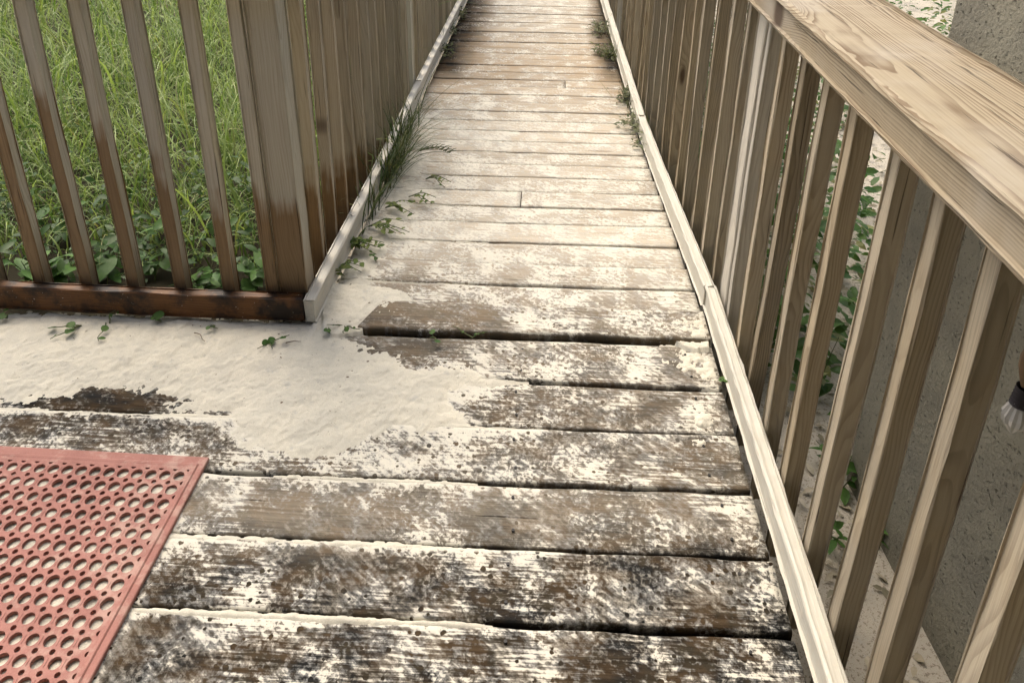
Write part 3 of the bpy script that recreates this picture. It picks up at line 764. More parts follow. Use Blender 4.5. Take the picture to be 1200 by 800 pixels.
# ================================================================== FLOOR MAT
def build_mat():
    root = empty('floor_mat', (-0.777, 1.3685, 0.0))
    root.rotation_euler = (0, 0, -0.003)
    tag(root, 'red perforated rubber floor mat lying on sandy planks', 'mat')
    T = 0.0085; Z0 = 0.0050
    px_, py_ = 0.0332, 0.0383
    bx, by = 0.0275, 0.0430           # from edge to first cell
    ncx, ncy = 20, 19
    V = []; F = []
    K = 16
    ang = [math.pi*2*(i+0.5)/K for i in range(K)]
    def add(*p): V.append(p); return len(V)-1
    zt = Z0+T
    # each cell: square with one round hole; a small hole on every cell corner is cut from its four cells
    def square_pt(a, hx, hy):
        c, s_ = math.cos(a), math.sin(a); k_ = min(hx/abs(c) if abs(c) > 1e-9 else 1e9, hy/abs(s_) if abs(s_) > 1e-9 else 1e9)
        return c*k_, s_*k_
    rb, rs = 0.0120, 0.0054
    hx, hy = px_/2, py_/2
    for i in range(ncx):
        for j in range(ncy):
            cx = -(bx+px_*(i+0.5)); cy = -(by+py_*(j+0.5))
            # outline of the cell with quarter-circle bites at its corners
            out = []
            qa = [0, 22.5, 45, 67.5, 90]
            for (sx, sy, st) in ((1, 1, 180), (-1, 1, 270), (-1, -1, 0), (1, -1, 90)):
                arc = []
                for a in qa:
                    th = math.radians(st+a)
                    arc.append((cx+sx*hx+rs*math.cos(th), cy+sy*hy+rs*math.sin(th)))
                out.append(arc)
            # order counter-clockwise: corner (1,1) goes from top edge... arcs run clockwise round the corner, so reverse
            ring = []
            for arc in out: ring += arc[::-1]
            no = len(ring)
            jit = 1.0+0.06*math.sin(i*12.9+j*7.3)
            oi = [add(x, y, zt) for x, y in ring]
            ii = []
            for q_, (x, y) in enumerate(ring):
                a = math.radians(45+90*(q_//5)+18*((q_ % 5)-2))
                ii.append(add(cx+rb*jit*math.cos(a), cy+rb*jit*1.05*math.sin(a), zt))
            lo = [add(V[v][0], V[v][1], Z0) for v in ii]
            ol = {}
            for k_ in range(no):
                n_ = (k_+1) % no
                F.append((oi[k_], oi[n_], ii[n_], ii[k_]))
                F.append((ii[k_], ii[n_], lo[n_], lo[k_]))
                if (k_ % 5) != 4:      # wall of the small hole
                    a = add(V[oi[k_]][0], V[oi[k_]][1], Z0); b = add(V[oi[n_]][0], V[oi[n_]][1], Z0)
                    F.append((oi[n_], oi[k_], a, b))
    body = link('perforated_sheet', mesh('perforated_sheet', V, F, MAT_RUBBER, False), root)
    # small holes on the outer rim are closed by the border frame; border: stepped flange all round
    V = []; F = []
    x1 = -(bx+px_*ncx); y1 = -(by+py_*ncy)
    rings = []
    def rect(e, z):   # e = distance in from outer edge towards the cells (0..1)
        xa = -bx*e; ya = -by*e; xb = x1-0.03*(1-e); yb = y1-0.04*(1-e)
        return [add(xa, ya, z), add(xb, ya, z), add(xb, yb, z), add(xa, yb, z)]
    V.clear()
    prof = [(0.0, Z0-0.004), (0.0, zt-0.0045), (0.06, zt-0.003), (0.50, zt-0.0022), (0.53, zt-0.0010), (0.60, zt+0.0010), (0.72, zt+0.0010), (0.78, zt+0.0002), (1.0, zt+0.0002), (1.0, Z0)]
    for e, z in prof: rings.append(rect(e, z))
    for a, b in zip(rings[:-1], rings[1:]):
        for k_ in range(4):
            n_ = (k_+1) % 4
            F.append((a[k_], a[n_], b[n_], b[k_]))
    # plugs for the bitten outer corners are hidden under a narrow lip
    link('border', mesh('border', V, F, MAT_RUBBER, False), root)
    # moulded ribs between neighbouring holes
    V = []; F = []
    for i in range(ncx):
        for j in range(ncy):
            cx = -(bx+px_*(i+1.0)); cy = -(by+py_*(j+0.5))
            if i == ncx-1: continue
            L = 0.0085; wd = 0.0009; hh = 0.0012
            b = len(V)
            for (x, y, z) in ((-wd, -L, 0), (wd, -L, 0), (wd, L, 0), (-wd, L, 0), (-wd*.4, -L*.9, hh), (wd*.4, -L*.9, hh), (wd*.4, L*.9, hh), (-wd*.4, L*.9, hh)):
                V.append((cx+x, cy+y, zt-0.0003+z))
            for q in ((4, 5, 6, 7), (0, 1, 5, 4), (1, 2, 6, 5), (2, 3, 7, 6), (3, 0, 4, 7)): F.append(tuple(b+k_ for k_ in q))
    o = link('rib_pattern', mesh('rib_pattern', V, F, MAT_RUBBER, False), root); tag(o, kind='stuff')
build_mat()

# ================================================================== VEGETATION
def blades(root, az, L, lean, curl, wd, tint, nseg=6, droop=0.0):
    """ribbons: root (N,3); returns verts, faces, colours"""
    N = len(L); s = np.linspace(0, 1, nseg+1)
    th = lean[:, None]+curl[:, None]*s[None, :]**1.4
    ds = L[:, None]/nseg
    dx = np.sin(th)*ds; dz = np.cos(th)*ds
    r = np.concatenate([np.zeros((N, 1)), np.cumsum(dx[:, :-1], 1)], 1)
    z = np.concatenate([np.zeros((N, 1)), np.cumsum(dz[:, :-1], 1)], 1)
    twist = rng.uniform(-0.5, 0.5, N)
    az2 = az[:, None]+twist[:, None]*s[None, :]
    cx = root[:, 0, None]+r*np.cos(az2); cy = root[:, 1, None]+r*np.sin(az2); cz = root[:, 2, None]+z
    prof = np.clip(np.minimum(0.55+s*2.0, (1-s)*1.35+0.03), 0.03, 1.0)
    hw = wd[:, None]*prof[None, :]*0.5
    ox = -np.sin(az2)*hw; oy = np.cos(az2)*hw
    A = np.stack([cx-ox, cy-oy, cz], -1); B = np.stack([cx+ox, cy+oy, cz], -1)
    V = np.stack([A, B], 2).reshape(-1, 3)
    base = (np.arange(N)*(nseg+1)*2)[:, None]
    k = np.arange(nseg)[None, :]*2
    f = np.stack([base+k, base+k+1, base+k+3, base+k+2], -1).reshape(-1, 4)
    C = np.repeat(tint, (nseg+1)*2, axis=0)
    C = np.concatenate([C, np.ones((len(C), 1))], 1)
    return V, f, C
def blade_obj(name, parts, mat, parent=None):
    Vs, Fs, Cs = [], [], []; b = 0
    for V, f, C in parts:
        Vs.append(V); Fs.append(f+b); Cs.append(C); b += len(V)
    me = mesh(name, np.concatenate(Vs), np.concatenate(Fs), mat, True)
    colour_attr(me, 'tint', np.concatenate(Cs))
    return link(name, me, parent)

# ---- meadow left of the walk
def build_meadow():
    N = 24000
    u = rng.uniform(0, 1, N); y = 2.22+(u**1.35)*6.5
    x = rng.uniform(-1, 0, N)*(1.6+y*0.75)-0.86
    keep = (x > -7.5) & (rng.uniform(0, 1, N) < np.clip((y-1.95)/0.9, 0.25, 1)); x = x[keep]; y = y[keep]; N = len(x)
    clump = fbm(x*1.6, y*1.6, 3, 71)
    L = rng.uniform(0.22, 0.50, N)*(0.55+0.8*clump)
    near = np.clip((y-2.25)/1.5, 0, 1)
    L *= 0.65+0.35*near
    az = rng.uniform(0, 2*math.pi, N)+0.6*np.sin(x*3)
    lean = rng.uniform(0.05, 0.75, N); curl = rng.uniform(0.6, 2.9, N)
    wd = rng.uniform(0.0035, 0.0095, N)*(0.8+y*0.06)
    t = np.stack([rng.uniform(0, 1, N)*0.6+clump*0.4, (rng.uniform(0, 1, N) > 0.94)*rng.uniform(0.3, 0.8, N)+0.05*near, (0.12+(1-near)*0.85)*rng.uniform(0, 1, N)**1.5], -1)  # last channel paints shade into blades close to the railing
    root = np.stack([x, y, np.full(N, -0.06)], -1)
    p1 = blades(root, az, L, lean, curl, wd, t)
    # a few broad arching leaves standing above the rest
    N2 = 520
    y = 2.3+rng.uniform(0, 1, N2)*4.0; x = rng.uniform(-1, 0, N2)*(1.3+y*0.7)-0.95
    p2 = blades(np.stack([x, y, np.full(N2, -0.06)], -1), rng.uniform(0, 6.28, N2), rng.uniform(0.45, 0.78, N2), rng.uniform(0.05, 0.4, N2), rng.uniform(1.0, 2.5, N2), rng.uniform(0.008, 0.014, N2),
                np.stack([rng.uniform(0, 1, N2), (rng.uniform(0, 1, N2) > 0.8)*0.35, rng.uniform(0, 0.5, N2)], -1), 9)
    # wispy seed stalks
    N3 = 2600
    y = 2.7+rng.uniform(0, 1, N3)**1.1*6.0; x = rng.uniform(-1, 0, N3)*(1.6+y*0.75)-0.95
    p3 = blades(np.stack([x, y, np.full(N3, 0.10)], -1), rng.uniform(0, 6.28, N3), rng.uniform(0.22, 0.42, N3), rng.uniform(0.1, 0.9, N3), rng.uniform(0.5, 2.2, N3), rng.uniform(0.0022, 0.0045, N3),
                np.stack([rng.uniform(0.5, 1, N3), rng.uniform(0.1, 0.5, N3), np.zeros(N3)], -1), 5)
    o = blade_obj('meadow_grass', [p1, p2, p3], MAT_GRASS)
    tag(o, 'tall bright green meadow grass beyond the left railings', 'grass', kind='stuff')
build_meadow()

# ---- leaves
def leaf_template(L=1.0, W=0.5, cup=0.15, droop=0.25, n=5):
    V = []; F = []
    for i in range(n+1):
        t = i/n
        w_ = W*0.5*(math.sin(math.pi*min(1, t*0.92+0.04))**0.75)*(1.15-0.45*t) if i < n else 0.004
        z = -droop*t*t
        for s_ in (-1, 0, 1):
            V.append((t*L, s_*w_, z+(abs(s_)*cup*w_)+0.02*math.sin(t*9+s_)))
    for i in range(n):
        for j in range(2):
            a = i*3+j; F.append((a, a+3, a+4, a+1))
    return np.array(V), np.array(F)
def round_leaf_template(n=9):
    V = [(0.0, 0, 0.0)]; F = []
    for i in range(n+1):
        a = -math.pi*0.93+2*math.pi*0.93*i/n
        r = 0.5*(1+0.06*math.cos(i*2.1))
        V.append((0.25+r*math.cos(a), r*math.sin(a), 0.05+0.03*math.cos(3*a)))
    for i in range(1, n+1): F.append((0, i, i+1))
    return np.array(V), np.array([f+(f[2],) for f in F])
LEAF_MESH = []
for (w_, c_, d_) in ((0.52, 0.25, 0.22), (0.62, 0.15, 0.35), (0.44, 0.3, 0.12)):
    V, F = leaf_template(1.0, w_, c_, d_)
    me = mesh('leaf', V, F, MAT_LEAF, True); colour_attr(me, 'tint', np.tile([0.2, 0, 0, 1], (len(V), 1))); LEAF_MESH.append(me)
RV, RF = round_leaf_template()
ROUND_MESH = mesh('leaf', RV, [tuple(f[:3]) for f in RF.tolist()], MAT_LEAF, True); colour_attr(ROUND_MESH, 'tint', np.tile([0.1, 0, 0.15, 1], (len(RV), 1)))

MAT_CREEPER = leaf_material('creeper_leaf', (0.085, 0.135, 0.035), (0.20, 0.235, 0.075), 0.3, 0.5)
CREEP_MESH = []
for me in LEAF_MESH:
    m2 = me.copy(); m2.materials[0] = MAT_CREEPER; CREEP_MESH.append(m2)
def tube(pts, r0, r1, k=5):
    pts = np.array(pts, float); V = []; F = []
    n = len(pts)
    for i, p in enumerate(pts):
        d = pts[min(i+1, n-1)]-pts[max(i-1, 0)]; d /= np.linalg.norm(d)+1e-9
        a = np.cross(d, [0.3, 0.2, 0.93]); a /= np.linalg.norm(a)+1e-9; b = np.cross(d, a)
        r = r0+(r1-r0)*i/(n-1)
        for j in range(k):
            th = 2*math.pi*j/k; V.append(p+r*(math.cos(th)*a+math.sin(th)*b))
    for i in range(n-1):
        for j in range(k): F.append((i*k+j, i*k+(j+1) % k, (i+1)*k+(j+1) % k, (i+1)*k+j))
    return V, F
def join(parts):
    V = []; F = []
    for v, f in parts:
        b = len(V); V += [tuple(p) for p in v]; F += [tuple(i+b for i in q) for q in f]
    return V, F

def leafy_plant(name, loc, label, cat, group=None, n=8, h=0.25, size=0.07, spread=0.10, lmeshes=None, stems=2, flat=False, seed=0, yaw0=None):
    rg = random.Random(seed)
    root = empty(name, loc); tag(root, label, cat, group)
    lm_ = lmeshes or LEAF_MESH
    tubes = []; tips = []
    for s_ in range(stems):
        a = rg.uniform(0, 6.28) if yaw0 is None else yaw0+rg.uniform(-.6, .6)
        hh = h*rg.uniform(0.6, 1.1); sp = spread*rg.uniform(0.4, 1.0)
        pts = []
        for i in range(7):
            t = i/6
            if flat: pts.append((math.cos(a)*sp*t+0.006*math.sin(7*t+a), math.sin(a)*sp*t+0.006*math.cos(5*t), 0.004+h*math.sin(t*2.6)*0.6))
            else: pts.append((math.cos(a)*sp*t*t, math.sin(a)*sp*t*t, hh*t))
        tubes.append(tube(pts, 0.0022, 0.0011)); tips.append((a, pts))
    V, F = join(tubes)
    link('stem', mesh('stem', V, F, MAT_STEM, True), root)
    for i in range(n):
        a, pts = tips[i % stems]
        t = 0.25+0.75*((i//stems)+0.5+rg.uniform(-.2, .2))/max(1, math.ceil(n/stems))
        k = min(5, max(0, int(t*6))); f = t*6-k
        p = [pts[k][c]*(1-f)+pts[min(6, k+1)][c]*f for c in range(3)]
        o = link('leaf', rg.choice(lm_), root)
        s_ = size*rg.uniform(0.45, 1.2)
        az = rg.uniform(0, 6.28); el = rg.uniform(-0.2, 0.55) if not flat else rg.uniform(-0.1, 0.35)
        o.matrix_local = Matrix.Translation(p) @ Matrix.Rotation(az, 4, 'Z') @ Matrix.Rotation(-el, 4, 'Y') @ Matrix.Rotation(rg.uniform(-.5, .5), 4, 'X') @ Matrix.Scale(s_, 4)
    return root

# broad-leaved weeds behind the side railing
WEEDS = [(30, 300, .10, 'dark broad-leaved weed between the wet balusters farthest from corner post'), (75, 318, .09, 'dark broad-leaved weed leaning on the wet bottom rail'),
         (128, 325, .09, 'low broad-leaved weed behind the wet bottom rail'), (232, 312, .08, 'leafy weed between two balusters near the corner post'),
         (240, 325, .07, 'bright green leafy weed just behind wet rail beside corner post'), (292, 322, .085, 'weed with long leaf hanging next to corner post'),
         (205, 260, .085, 'upright weed with pale fresh leaf in the tall grass'), (60, 250, .085, 'shaded leafy weed rooted in the grass behind wet balusters'), (180, 318, .07, 'weed with tiny flowers behind wet rail')]
for i, (x, y, sz, lab) in enumerate(WEEDS):
    p = on_y(x, y, 2.06+0.05*(i % 3)+(0.25 if y < 290 else 0))
    h = max(0.10, min(0.42, p[2]+0.06))
    leafy_plant('broadleaf_weed', (p[0], p[1], -0.06), lab, 'weed', 'broad-leaved weeds behind the side railing', n=11, h=h+0.03, size=sz, spread=0.09, stems=3, seed=100+i)

# undergrowth: dark mass of small leaves at the foot of the grass
def leaf_cloud(name, centres, sizes, mat, tint, tmpl, el=(-0.3, 0.7)):
    TV, TF = tmpl
    N = len(sizes)
    az = rng.uniform(0, 6.28, N); e = rng.uniform(el[0], el[1], N); ro = rng.uniform(-.7, .7, N)
    ca, sa, ce, se, cr, sr = np.cos(az), np.sin(az), np.cos(e), np.sin(e), np.cos(ro), np.sin(ro)
    x, y, z = TV[:, 0][None], TV[:, 1][None], TV[:, 2][None]
    y1 = y*cr[:, None]-z*sr[:, None]; z1 = y*sr[:, None]+z*cr[:, None]
    x2 = x*ce[:, None]-z1*se[:, None]; z2 = x*se[:, None]+z1*ce[:, None]
    x3 = x2*ca[:, None]-y1*sa[:, None]; y3 = x2*sa[:, None]+y1*ca[:, None]
    V = np.stack([x3, y3, z2], -1)*sizes[:, None, None]+centres[:, None, :]
    F = (TF[None]+(np.arange(N)*len(TV))[:, None, None]).reshape(-1, TF.shape[1])
    C = np.repeat(tint, len(TV), axis=0); C = np.concatenate([C, np.ones((len(C), 1))], 1)
    me = mesh(name, V.reshape(-1, 3), F, mat, True); colour_attr(me, 'tint', C)
    return link(name, me)
LT = leaf_template(1.0, 0.5, 0.2, 0.25, 3)
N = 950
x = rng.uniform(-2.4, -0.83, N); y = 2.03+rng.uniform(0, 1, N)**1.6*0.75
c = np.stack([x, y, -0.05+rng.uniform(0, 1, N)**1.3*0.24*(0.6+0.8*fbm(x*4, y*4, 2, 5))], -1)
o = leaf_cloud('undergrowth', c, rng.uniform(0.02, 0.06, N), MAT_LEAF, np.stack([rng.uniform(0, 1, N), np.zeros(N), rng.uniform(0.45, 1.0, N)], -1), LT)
tag(o, 'dark leafy undergrowth at the foot of the meadow', 'undergrowth', kind='stuff')

# ---- right hand side: litter and low plants below the railing
N = 5200
x = rng.uniform(0.60, 2.6, N); y = rng.uniform(0.6, 6.5, N)
k = ~((x > 0.80+(1.607-y)*0.0757) & (y < 1.64)); x, y = x[k], y[k]; N = len(x)
c = np.stack([x, y, np.full(N, -0.195)+rng.uniform(0, 0.02, N)], -1)
o = leaf_cloud('leaf_litter', c, rng.uniform(0.012, 0.045, N), MAT_LITTER, np.stack([rng.uniform(0, 1, N), np.zeros(N), (rng.uniform(0, 1, N) > .85)*.6], -1), LT, (-0.3, 0.3))
tag(o, 'dry pale leaf litter on the sandy ground below the right railing', 'leaf litter', kind='stuff')
N = 17000
x = 0.66+rng.uniform(0, 1, N)**1.8*3.6; y = 1.72+rng.uniform(0, 1, N)**1.2*6.5
cl = fbm(x*2.6, y*2.6, 3, 41)+0.10*np.exp(-((x-0.95)/0.35)**2-((y-2.4)/0.8)**2)
k = cl > np.where(y > 2.05, 0.44, 0.52); x, y, cl = x[k], y[k], cl[k]; N = len(x)
c = np.stack([x, y, -0.18+rng.uniform(0, 1, N)*(cl-0.40)*1.5], -1)
o = leaf_cloud('ground_cover', c, rng.uniform(0.03, 0.075, N), MAT_LEAF, np.stack([rng.uniform(0, 1, N), (rng.uniform(0, 1, N) > .8)*.5, rng.uniform(0, .5, N)], -1), LT)
tag(o, 'bushy green ground cover beyond the right railing', 'ground cover', kind='stuff')
RIGHT_PLANTS = [(985, 575, 'green creeper at the foot of the stucco house corner'), (1030, 640, 'small dark weed where stucco wall meets the sandy ground'), (972, 640, 'dark green leaf plant under the right railing'), (955, 470, 'thin green weed rising between balusters of the right railing'), (975, 545, 'small weed in pale litter below the right railing')]
for i, (x_, y_, lab) in enumerate(RIGHT_PLANTS):
    p = on_z(x_, y_, -0.19)
    leafy_plant('creeping_weed', (float(p[0]), float(p[1]), -0.20), lab, 'weed', None, n=8, h=0.10 if i != 3 else 0.22, size=0.05, spread=0.07, stems=2, seed=200+i)

# ---- grass tuft growing through the left bottom rail
def grass_tuft():
    root0 = on_z(458, 205, 0.0)
    root = empty('grass_tuft', (float(root0[0])-0.0, float(root0[1]), 0.0))
    tag(root, 'dark grass tuft arching over the pale left bottom rail', 'grass')
    N = 260
    az = rng.normal(0.15, 1.3, N)
    r = np.stack([rng.normal(-0.005, 0.02, N), rng.normal(0.06, 0.24, N), np.zeros(N)], -1)
    L = rng.uniform(0.10, 0.34, N)
    p1 = blades(r, az, L, rng.uniform(0.1, 0.7, N), rng.uniform(0.4, 1.7, N), rng.uniform(0.004, 0.0085, N), np.stack([rng.uniform(0, 1, N), (rng.uniform(0, 1, N) > .75)*.4, rng.uniform(0, .7, N)], -1), 7)
    tag(blade_obj('blade_cluster', [p1], MAT_TUFT, root), kind='stuff')
    N = 24
    r = np.stack([rng.normal(0.0, 0.015, N), rng.normal(0.10, 0.10, N), np.zeros(N)], -1)
    p2 = blades(r, rng.normal(0.0, 0.5, N), rng.uniform(0.36, 0.68, N), rng.uniform(0.3, 0.7, N), rng.uniform(1.0, 1.9, N), rng.uniform(0.0028, 0.0045, N), np.stack([rng.uniform(0, 1, N), np.full(N, .2), rng.uniform(.3, .9, N)], -1), 10)
    tag(blade_obj('long_blade_cluster', [p2], MAT_TUFT, root), kind='stuff')
    # one seed head lying over the planks
    parts = []
    for q in range(26):
        t = q/25
        base = np.array([0.04+0.20*t, 0.02+0.05*t, 0.05+0.055*math.sin(t*2.6)])
        a = 0.2+(0.5 if q % 2 else -0.4)+random.uniform(-.2, .2)
        tv, tf = tube([base, base+np.array([math.cos(a)*0.022, math.sin(a)*0.022, 0.012]), base+np.array([math.cos(a)*0.040, math.sin(a)*0.034, 0.012])], 0.0030, 0.0012, 4)
        if t > 0.35: parts.append((tv, tf))
    tv, tf = tube([(0.0+0.24*t, 0.0+0.07*t, 0.005+0.045*t+0.055*math.sin(t*2.6)) for t in np.linspace(0, 1, 9)], 0.002, 0.001, 4); parts.append((tv, tf))
    V, F = join(parts); link('seed_head', mesh('seed_head', V, F, MAT_STEM, True), root)
grass_tuft()

# ---- low weeds along the left rail and on the sand
LOW = [(405, 292, 'creeping weed with small leaves at the pale left bottom rail below the tuft', .022, 22, 4, .16), (432, 268, 'sprawling vine with tiny leaves on the sand beside the left rail', .018, 22, 4, .15),
       (452, 246, 'tiny leaved creeper on sand right below the grass tuft', .016, 18, 3, .13), (395, 318, 'ragged weed rooted at the corner of the left bottom rail', .022, 12, 3, .12),
       (500, 212, 'flat sprig of tiny dark leaves on the pale planks', .014, 12, 2, .12), (480, 233, 'small scattered creeper on pale planks next to the tuft', .014, 12, 2, .12)]
for i, (x_, y_, lab, sz, n_, st, sp) in enumerate(LOW):
    p = on_z(x_, y_, 0.0)
    leafy_plant('creeping_weed', (float(p[0]), float(p[1]), 0.002), lab, 'weed', None, n=int(n_*1.5), h=0.06, size=sz*1.5, spread=sp*1.25, lmeshes=CREEP_MESH, stems=st+1, flat=True, seed=300+i, yaw0=-0.4 if i else 0.0)
PENNY = [(385, 393, 'single round green leaf plant on the sand by the rail corner', .030, 1), (404, 384, 'round-leaved creeper at the left end of the proud brown plank', .020, 3), (440, 303, 'round bright leaf pair on sand under the left rail', .028, 2),
         (505, 397, 'round-leaved sprout in the dark joint under the proud brown plank', .019, 2), (552, 397, 'row of tiny round leaves in the dark joint below the proud plank', .015, 5),
         (316, 402, 'small weed with round leaves under the soaked rail near its corner', .028, 4), (186, 378, 'round green leaf under the middle of the soaked rail', .032, 2), (95, 383, 'low green weed poking out below the soaked rail', .024, 6), (125, 380, 'weed with tiny flowers poking out below the soaked rail', .022, 6), (248, 383, 'small leaf sprout below the soaked rail between two balusters', .018, 2), (5, 374, 'green weed tip below the far end of the soaked rail', .022, 3)]
for i, (x_, y_, lab, sz, n_) in enumerate(PENNY):
    p = on_z(x_, y_, 0.012)
    leafy_plant('pennywort', (float(p[0]), float(p[1]), 0.008), lab, 'weed', None, n=n_, h=0.022, size=sz, spread=0.02+0.012*n_, lmeshes=[ROUND_MESH] if i < 7 else [ROUND_MESH, LEAF_MESH[0]], stems=max(1, min(3, n_)), flat=(i not in (5,)), seed=400+i)
p = on_z(846, 452, 0.0)
leafy_plant('leaf_sprig', (float(p[0]), float(p[1]), 0.004), 'fresh green leaf lying on a plank end by the right bottom rail', 'leaf', None, n=2, h=0.02, size=0.036, spread=0.02, lmeshes=[ROUND_MESH], stems=1, flat=True, seed=460)

# feathery grey-green weeds at the plank ends
def feather_weed(x_, y_, lab, n=34, L=(0.07, 0.19), az0=math.pi, mat=None, rad=(0.03, 0.06)):
    p = on_z(x_, y_, 0.0)
    root = empty('feathery_weed', (float(p[0]), float(p[1]), 0.0)); tag(root, lab, 'weed')
    r = np.stack([rng.normal(0, rad[0], n), rng.normal(0, rad[1], n), np.zeros(n)], -1)
    az = az0+rng.normal(0, 0.9, n)
    a = blades(r, az, rng.uniform(L[0], L[1], n), rng.uniform(0.3, 1.2, n), rng.uniform(0.1, 0.9, n), rng.uniform(0.004, 0.007, n), np.stack([rng.uniform(0, 1, n), rng.uniform(0, .4, n), rng.uniform(0, .6, n)], -1), 4)
    tag(blade_obj('stem_cluster', [a], mat or MAT_GREYLEAF, root), kind='stuff')
    m = n*5
    t = rng.integers(0, n, m)
    c = r[t]+np.stack([np.cos(az[t])*rng.uniform(0.01, 0.07, m), np.sin(az[t])*rng.uniform(0.01, 0.07, m), rng.uniform(0.004, 0.06, m)], -1)
    o = leaf_cloud('leaf_cluster', c, rng.uniform(0.014, 0.034, m), mat or MAT_GREYLEAF, np.stack([rng.uniform(0, 1, m), rng.uniform(0, .3, m), rng.uniform(0, .6, m)], -1), LT)
    o.parent = root; tag(o, kind='stuff')
feather_weed(742, 120, 'grey-green feathery weed on plank ends at the joint of right bottom rail', 40)
feather_weed(752, 150, 'thin feathery weed beside the tied joint of the right bottom rail', 26)
feather_weed(762, 172, 'sparse grey weed at the foot of the right bottom rail', 14, (0.03, 0.08))
feather_weed(716, 66, 'dark feathery weed on the orange stained planks by the right rail', 30, mat=MAT_TUFT)
feather_weed(706, 38, 'small faded weed far along the right bottom rail', 22)
feather_weed(522, 40, 'grey-green weed on dark damp planks by the left rail', 30, az0=0.0)
feather_weed(512, 62, 'dark straggly weed on dark damp planks beside the left rail', 26, az0=0.0, mat=MAT_TUFT)
feather_weed(535, 20, 'tiny weed far along the left bottom rail', 18, az0=0.0)
# pale grass stalks behind the far right bottom rail
p = on_z(738, 58, 0.05)
g = empty('grass_tuft', (float(p[0])+0.02, float(p[1]), -0.18)); tag(g, 'pale green grass stalks leaning on the far right balusters', 'grass')
n = 46
blade_obj('blade_cluster', [blades(np.stack([rng.normal(0.02, 0.03, n), rng.normal(0, 0.25, n), np.zeros(n)], -1), rng.normal(1.7, 0.7, n), rng.uniform(0.3, 0.65, n), rng.uniform(0.0, 0.4, n), rng.uniform(0, 0.7, n), rng.uniform(0.004, 0.009, n), np.stack([rng.uniform(0, 1, n), rng.uniform(.1, .5, n), np.zeros(n)], -1), 6)], MAT_GREYLEAF, g)

# ---- hanging ornament in front of the stucco wall
def ornament():
    p = on_x(1203, 452, 0.80)
    root = empty('hanging_ornament', (float(p[0]), float(p[1]), float(p[2])))
    tag(root, 'brown ribbed ornament with clear pleated skirt hanging in front of stucco wall', 'ornament')
    def lathe(prof, k=16, flute=0.0):
        V = []; F = []
        for (r, z) in prof:
            for j in range(k):
                a = 2*math.pi*j/k; rr = r*(1+flute*(1 if j % 2 else -1)); V.append((rr*math.cos(a), rr*math.sin(a), z))
        for i in range(len(prof)-1):
            for j in range(k): F.append((i*k+j, i*k+(j+1) % k, (i+1)*k+(j+1) % k, (i+1)*k+j))
        return V, F
    brown = plain('weathered_brown', (0.17, 0.11, 0.06)); dark = plain('dark_collar', (0.045, 0.04, 0.045))
    s = NT('clear_pleated_plastic')
    pos = s.n('NewGeometry').outputs['Position']
    pr = s.n('BsdfPrincipled', {'Base Color': s.mix(s.noise(pos, 60.0), (0.75, 0.75, 0.73), (0.5, 0.5, 0.5)), 'Roughness': 0.25, 'Transmission Weight': 0.55, 'IOR': 1.2})
    s.t.links.new(pr.outputs[0], s.out.inputs[0])
    V, F = lathe([(0.004, 0.085), (0.016, 0.075), (0.020, 0.05), (0.019, 0.03), (0.012, 0.008), (0.008, -0.002)], 14, 0.06)
    link('shade', mesh('shade', V, F, brown, True), root)
    pr_ = []
    for i in range(11): pr_.append(((0.010 if i % 2 else 0.0145)+0.0003*i, -0.002-0.0036*i))
    V, F = lathe(pr_, 16); link('collar', mesh('collar', V, F, dark, True), root)
    V, F = lathe([(0.012, -0.034), (0.017, -0.045), (0.022, -0.062), (0.020, -0.074), (0.004, -0.098)], 24, 0.07)
    link('skirt', mesh('skirt', V, F, s.m, False), root)
    V, F = tube([(0, 0, 0.083), (0.001, 0.002, 0.2), (0.0, 0.0, 0.32), (-0.02, 0, 0.405)], 0.0012, 0.0012, 5)
    link('cord', mesh('cord', V, F, dark, True), root)
ornament()

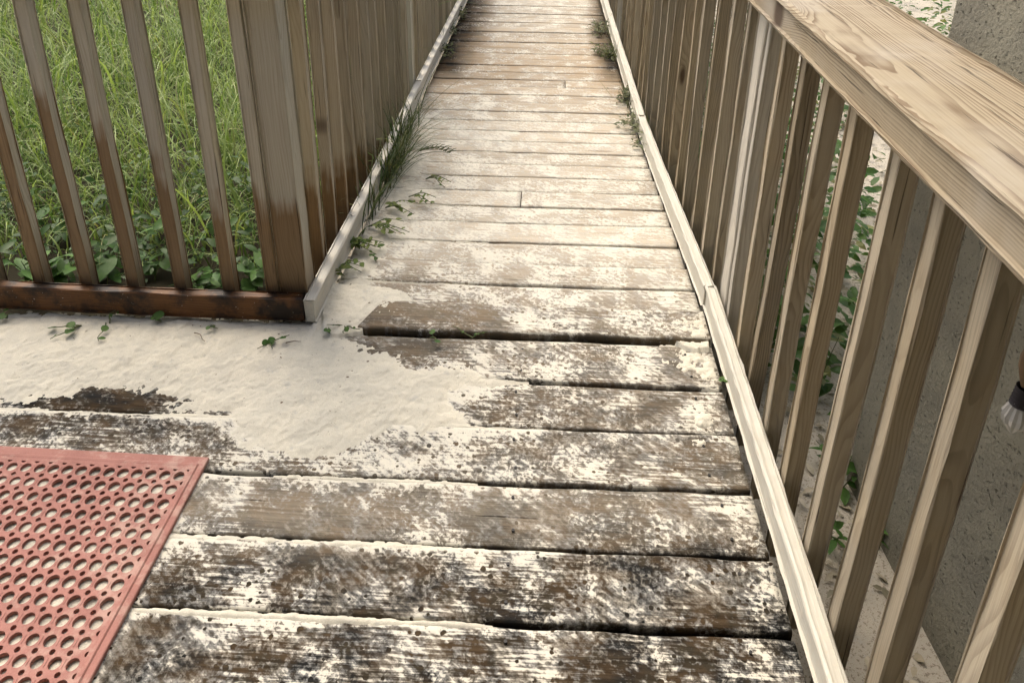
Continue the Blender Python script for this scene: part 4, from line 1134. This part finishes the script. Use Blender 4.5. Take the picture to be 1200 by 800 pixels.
# ---- knots, nails and clods of sand are small: nail heads on the near planks
V0, F0 = [], []
for j in range(8):
    a = 2*math.pi*j/8; V0.append((0.0035*math.cos(a), 0.0035*math.sin(a), 0.0))
    V0.append((0.0035*math.cos(a), 0.0035*math.sin(a), -0.004))
F0 = [tuple(range(0, 16, 2))]+[(2*j, 2*j+1, (2*j+3) % 16, (2*j+2) % 16) for j in range(8)]
NAIL = mesh('nail', V0, F0, MAT_NAIL)
for i in range(len(GAPS_NEAR)-1):
    y0, y1 = GAPS_NEAR[i], GAPS_NEAR[i+1]
    for X in (-0.05, 0.42):
        for t in (0.25, 0.76):
            o = link('nail', NAIL, boardwalk)
            o.location = (X+random.uniform(-.01, .01), y0+(y1-y0)*t+X*TILT, 0.0035)

# twigs on the drift
for i, (x_, y_, a, L, lab) in enumerate(((345, 402, 0.3, 0.05, 'thin brown twig on sand below the soaked rail corner'), (235, 396, -0.5, 0.06, 'curved dry twig on sand below the soaked rail'), (180, 372, 0.1, 0.08, 'dry stalk lying in front of the soaked rail'))):
    p = on_z(x_, y_, 0.012)
    pts = [(L*(t-0.5)*math.cos(a)+0.006*math.sin(5*t), L*(t-0.5)*math.sin(a)+0.004*math.cos(4*t), 0.003+0.006*math.sin(3.1*t)) for t in np.linspace(0, 1, 7)]
    V, F = tube(pts, 0.0016, 0.0008, 5)
    o = link('twig', mesh('twig', V, F, MAT_TWIG, True)); o.location = (float(p[0]), float(p[1]), 0.012); tag(o, lab, 'twig')

# specks of dry leaf and bark lying on the sand
N = 420
x = rng.uniform(-1.45, 0.45, N); y = 1.40+rng.uniform(0, 1, N)**0.8*2.2
xs_, ys_, hh = DRIFT
z = hh[np.clip(((y-ys_[0])/0.004).astype(int), 0, len(ys_)-1), np.clip(((x-xs_[0])/0.004).astype(int), 0, len(xs_)-1)]
k = (z > 0.0015); x, y, z = x[k], y[k], z[k]; N = len(x)
o = leaf_cloud('bark_specks', np.stack([x, y, z+0.0008], -1), rng.uniform(0.003, 0.011, N), MAT_TWIG, np.zeros((N, 3)), LT, (-0.15, 0.15))
tag(o, 'tiny dark bark and leaf specks on the sand', 'debris', kind='stuff')
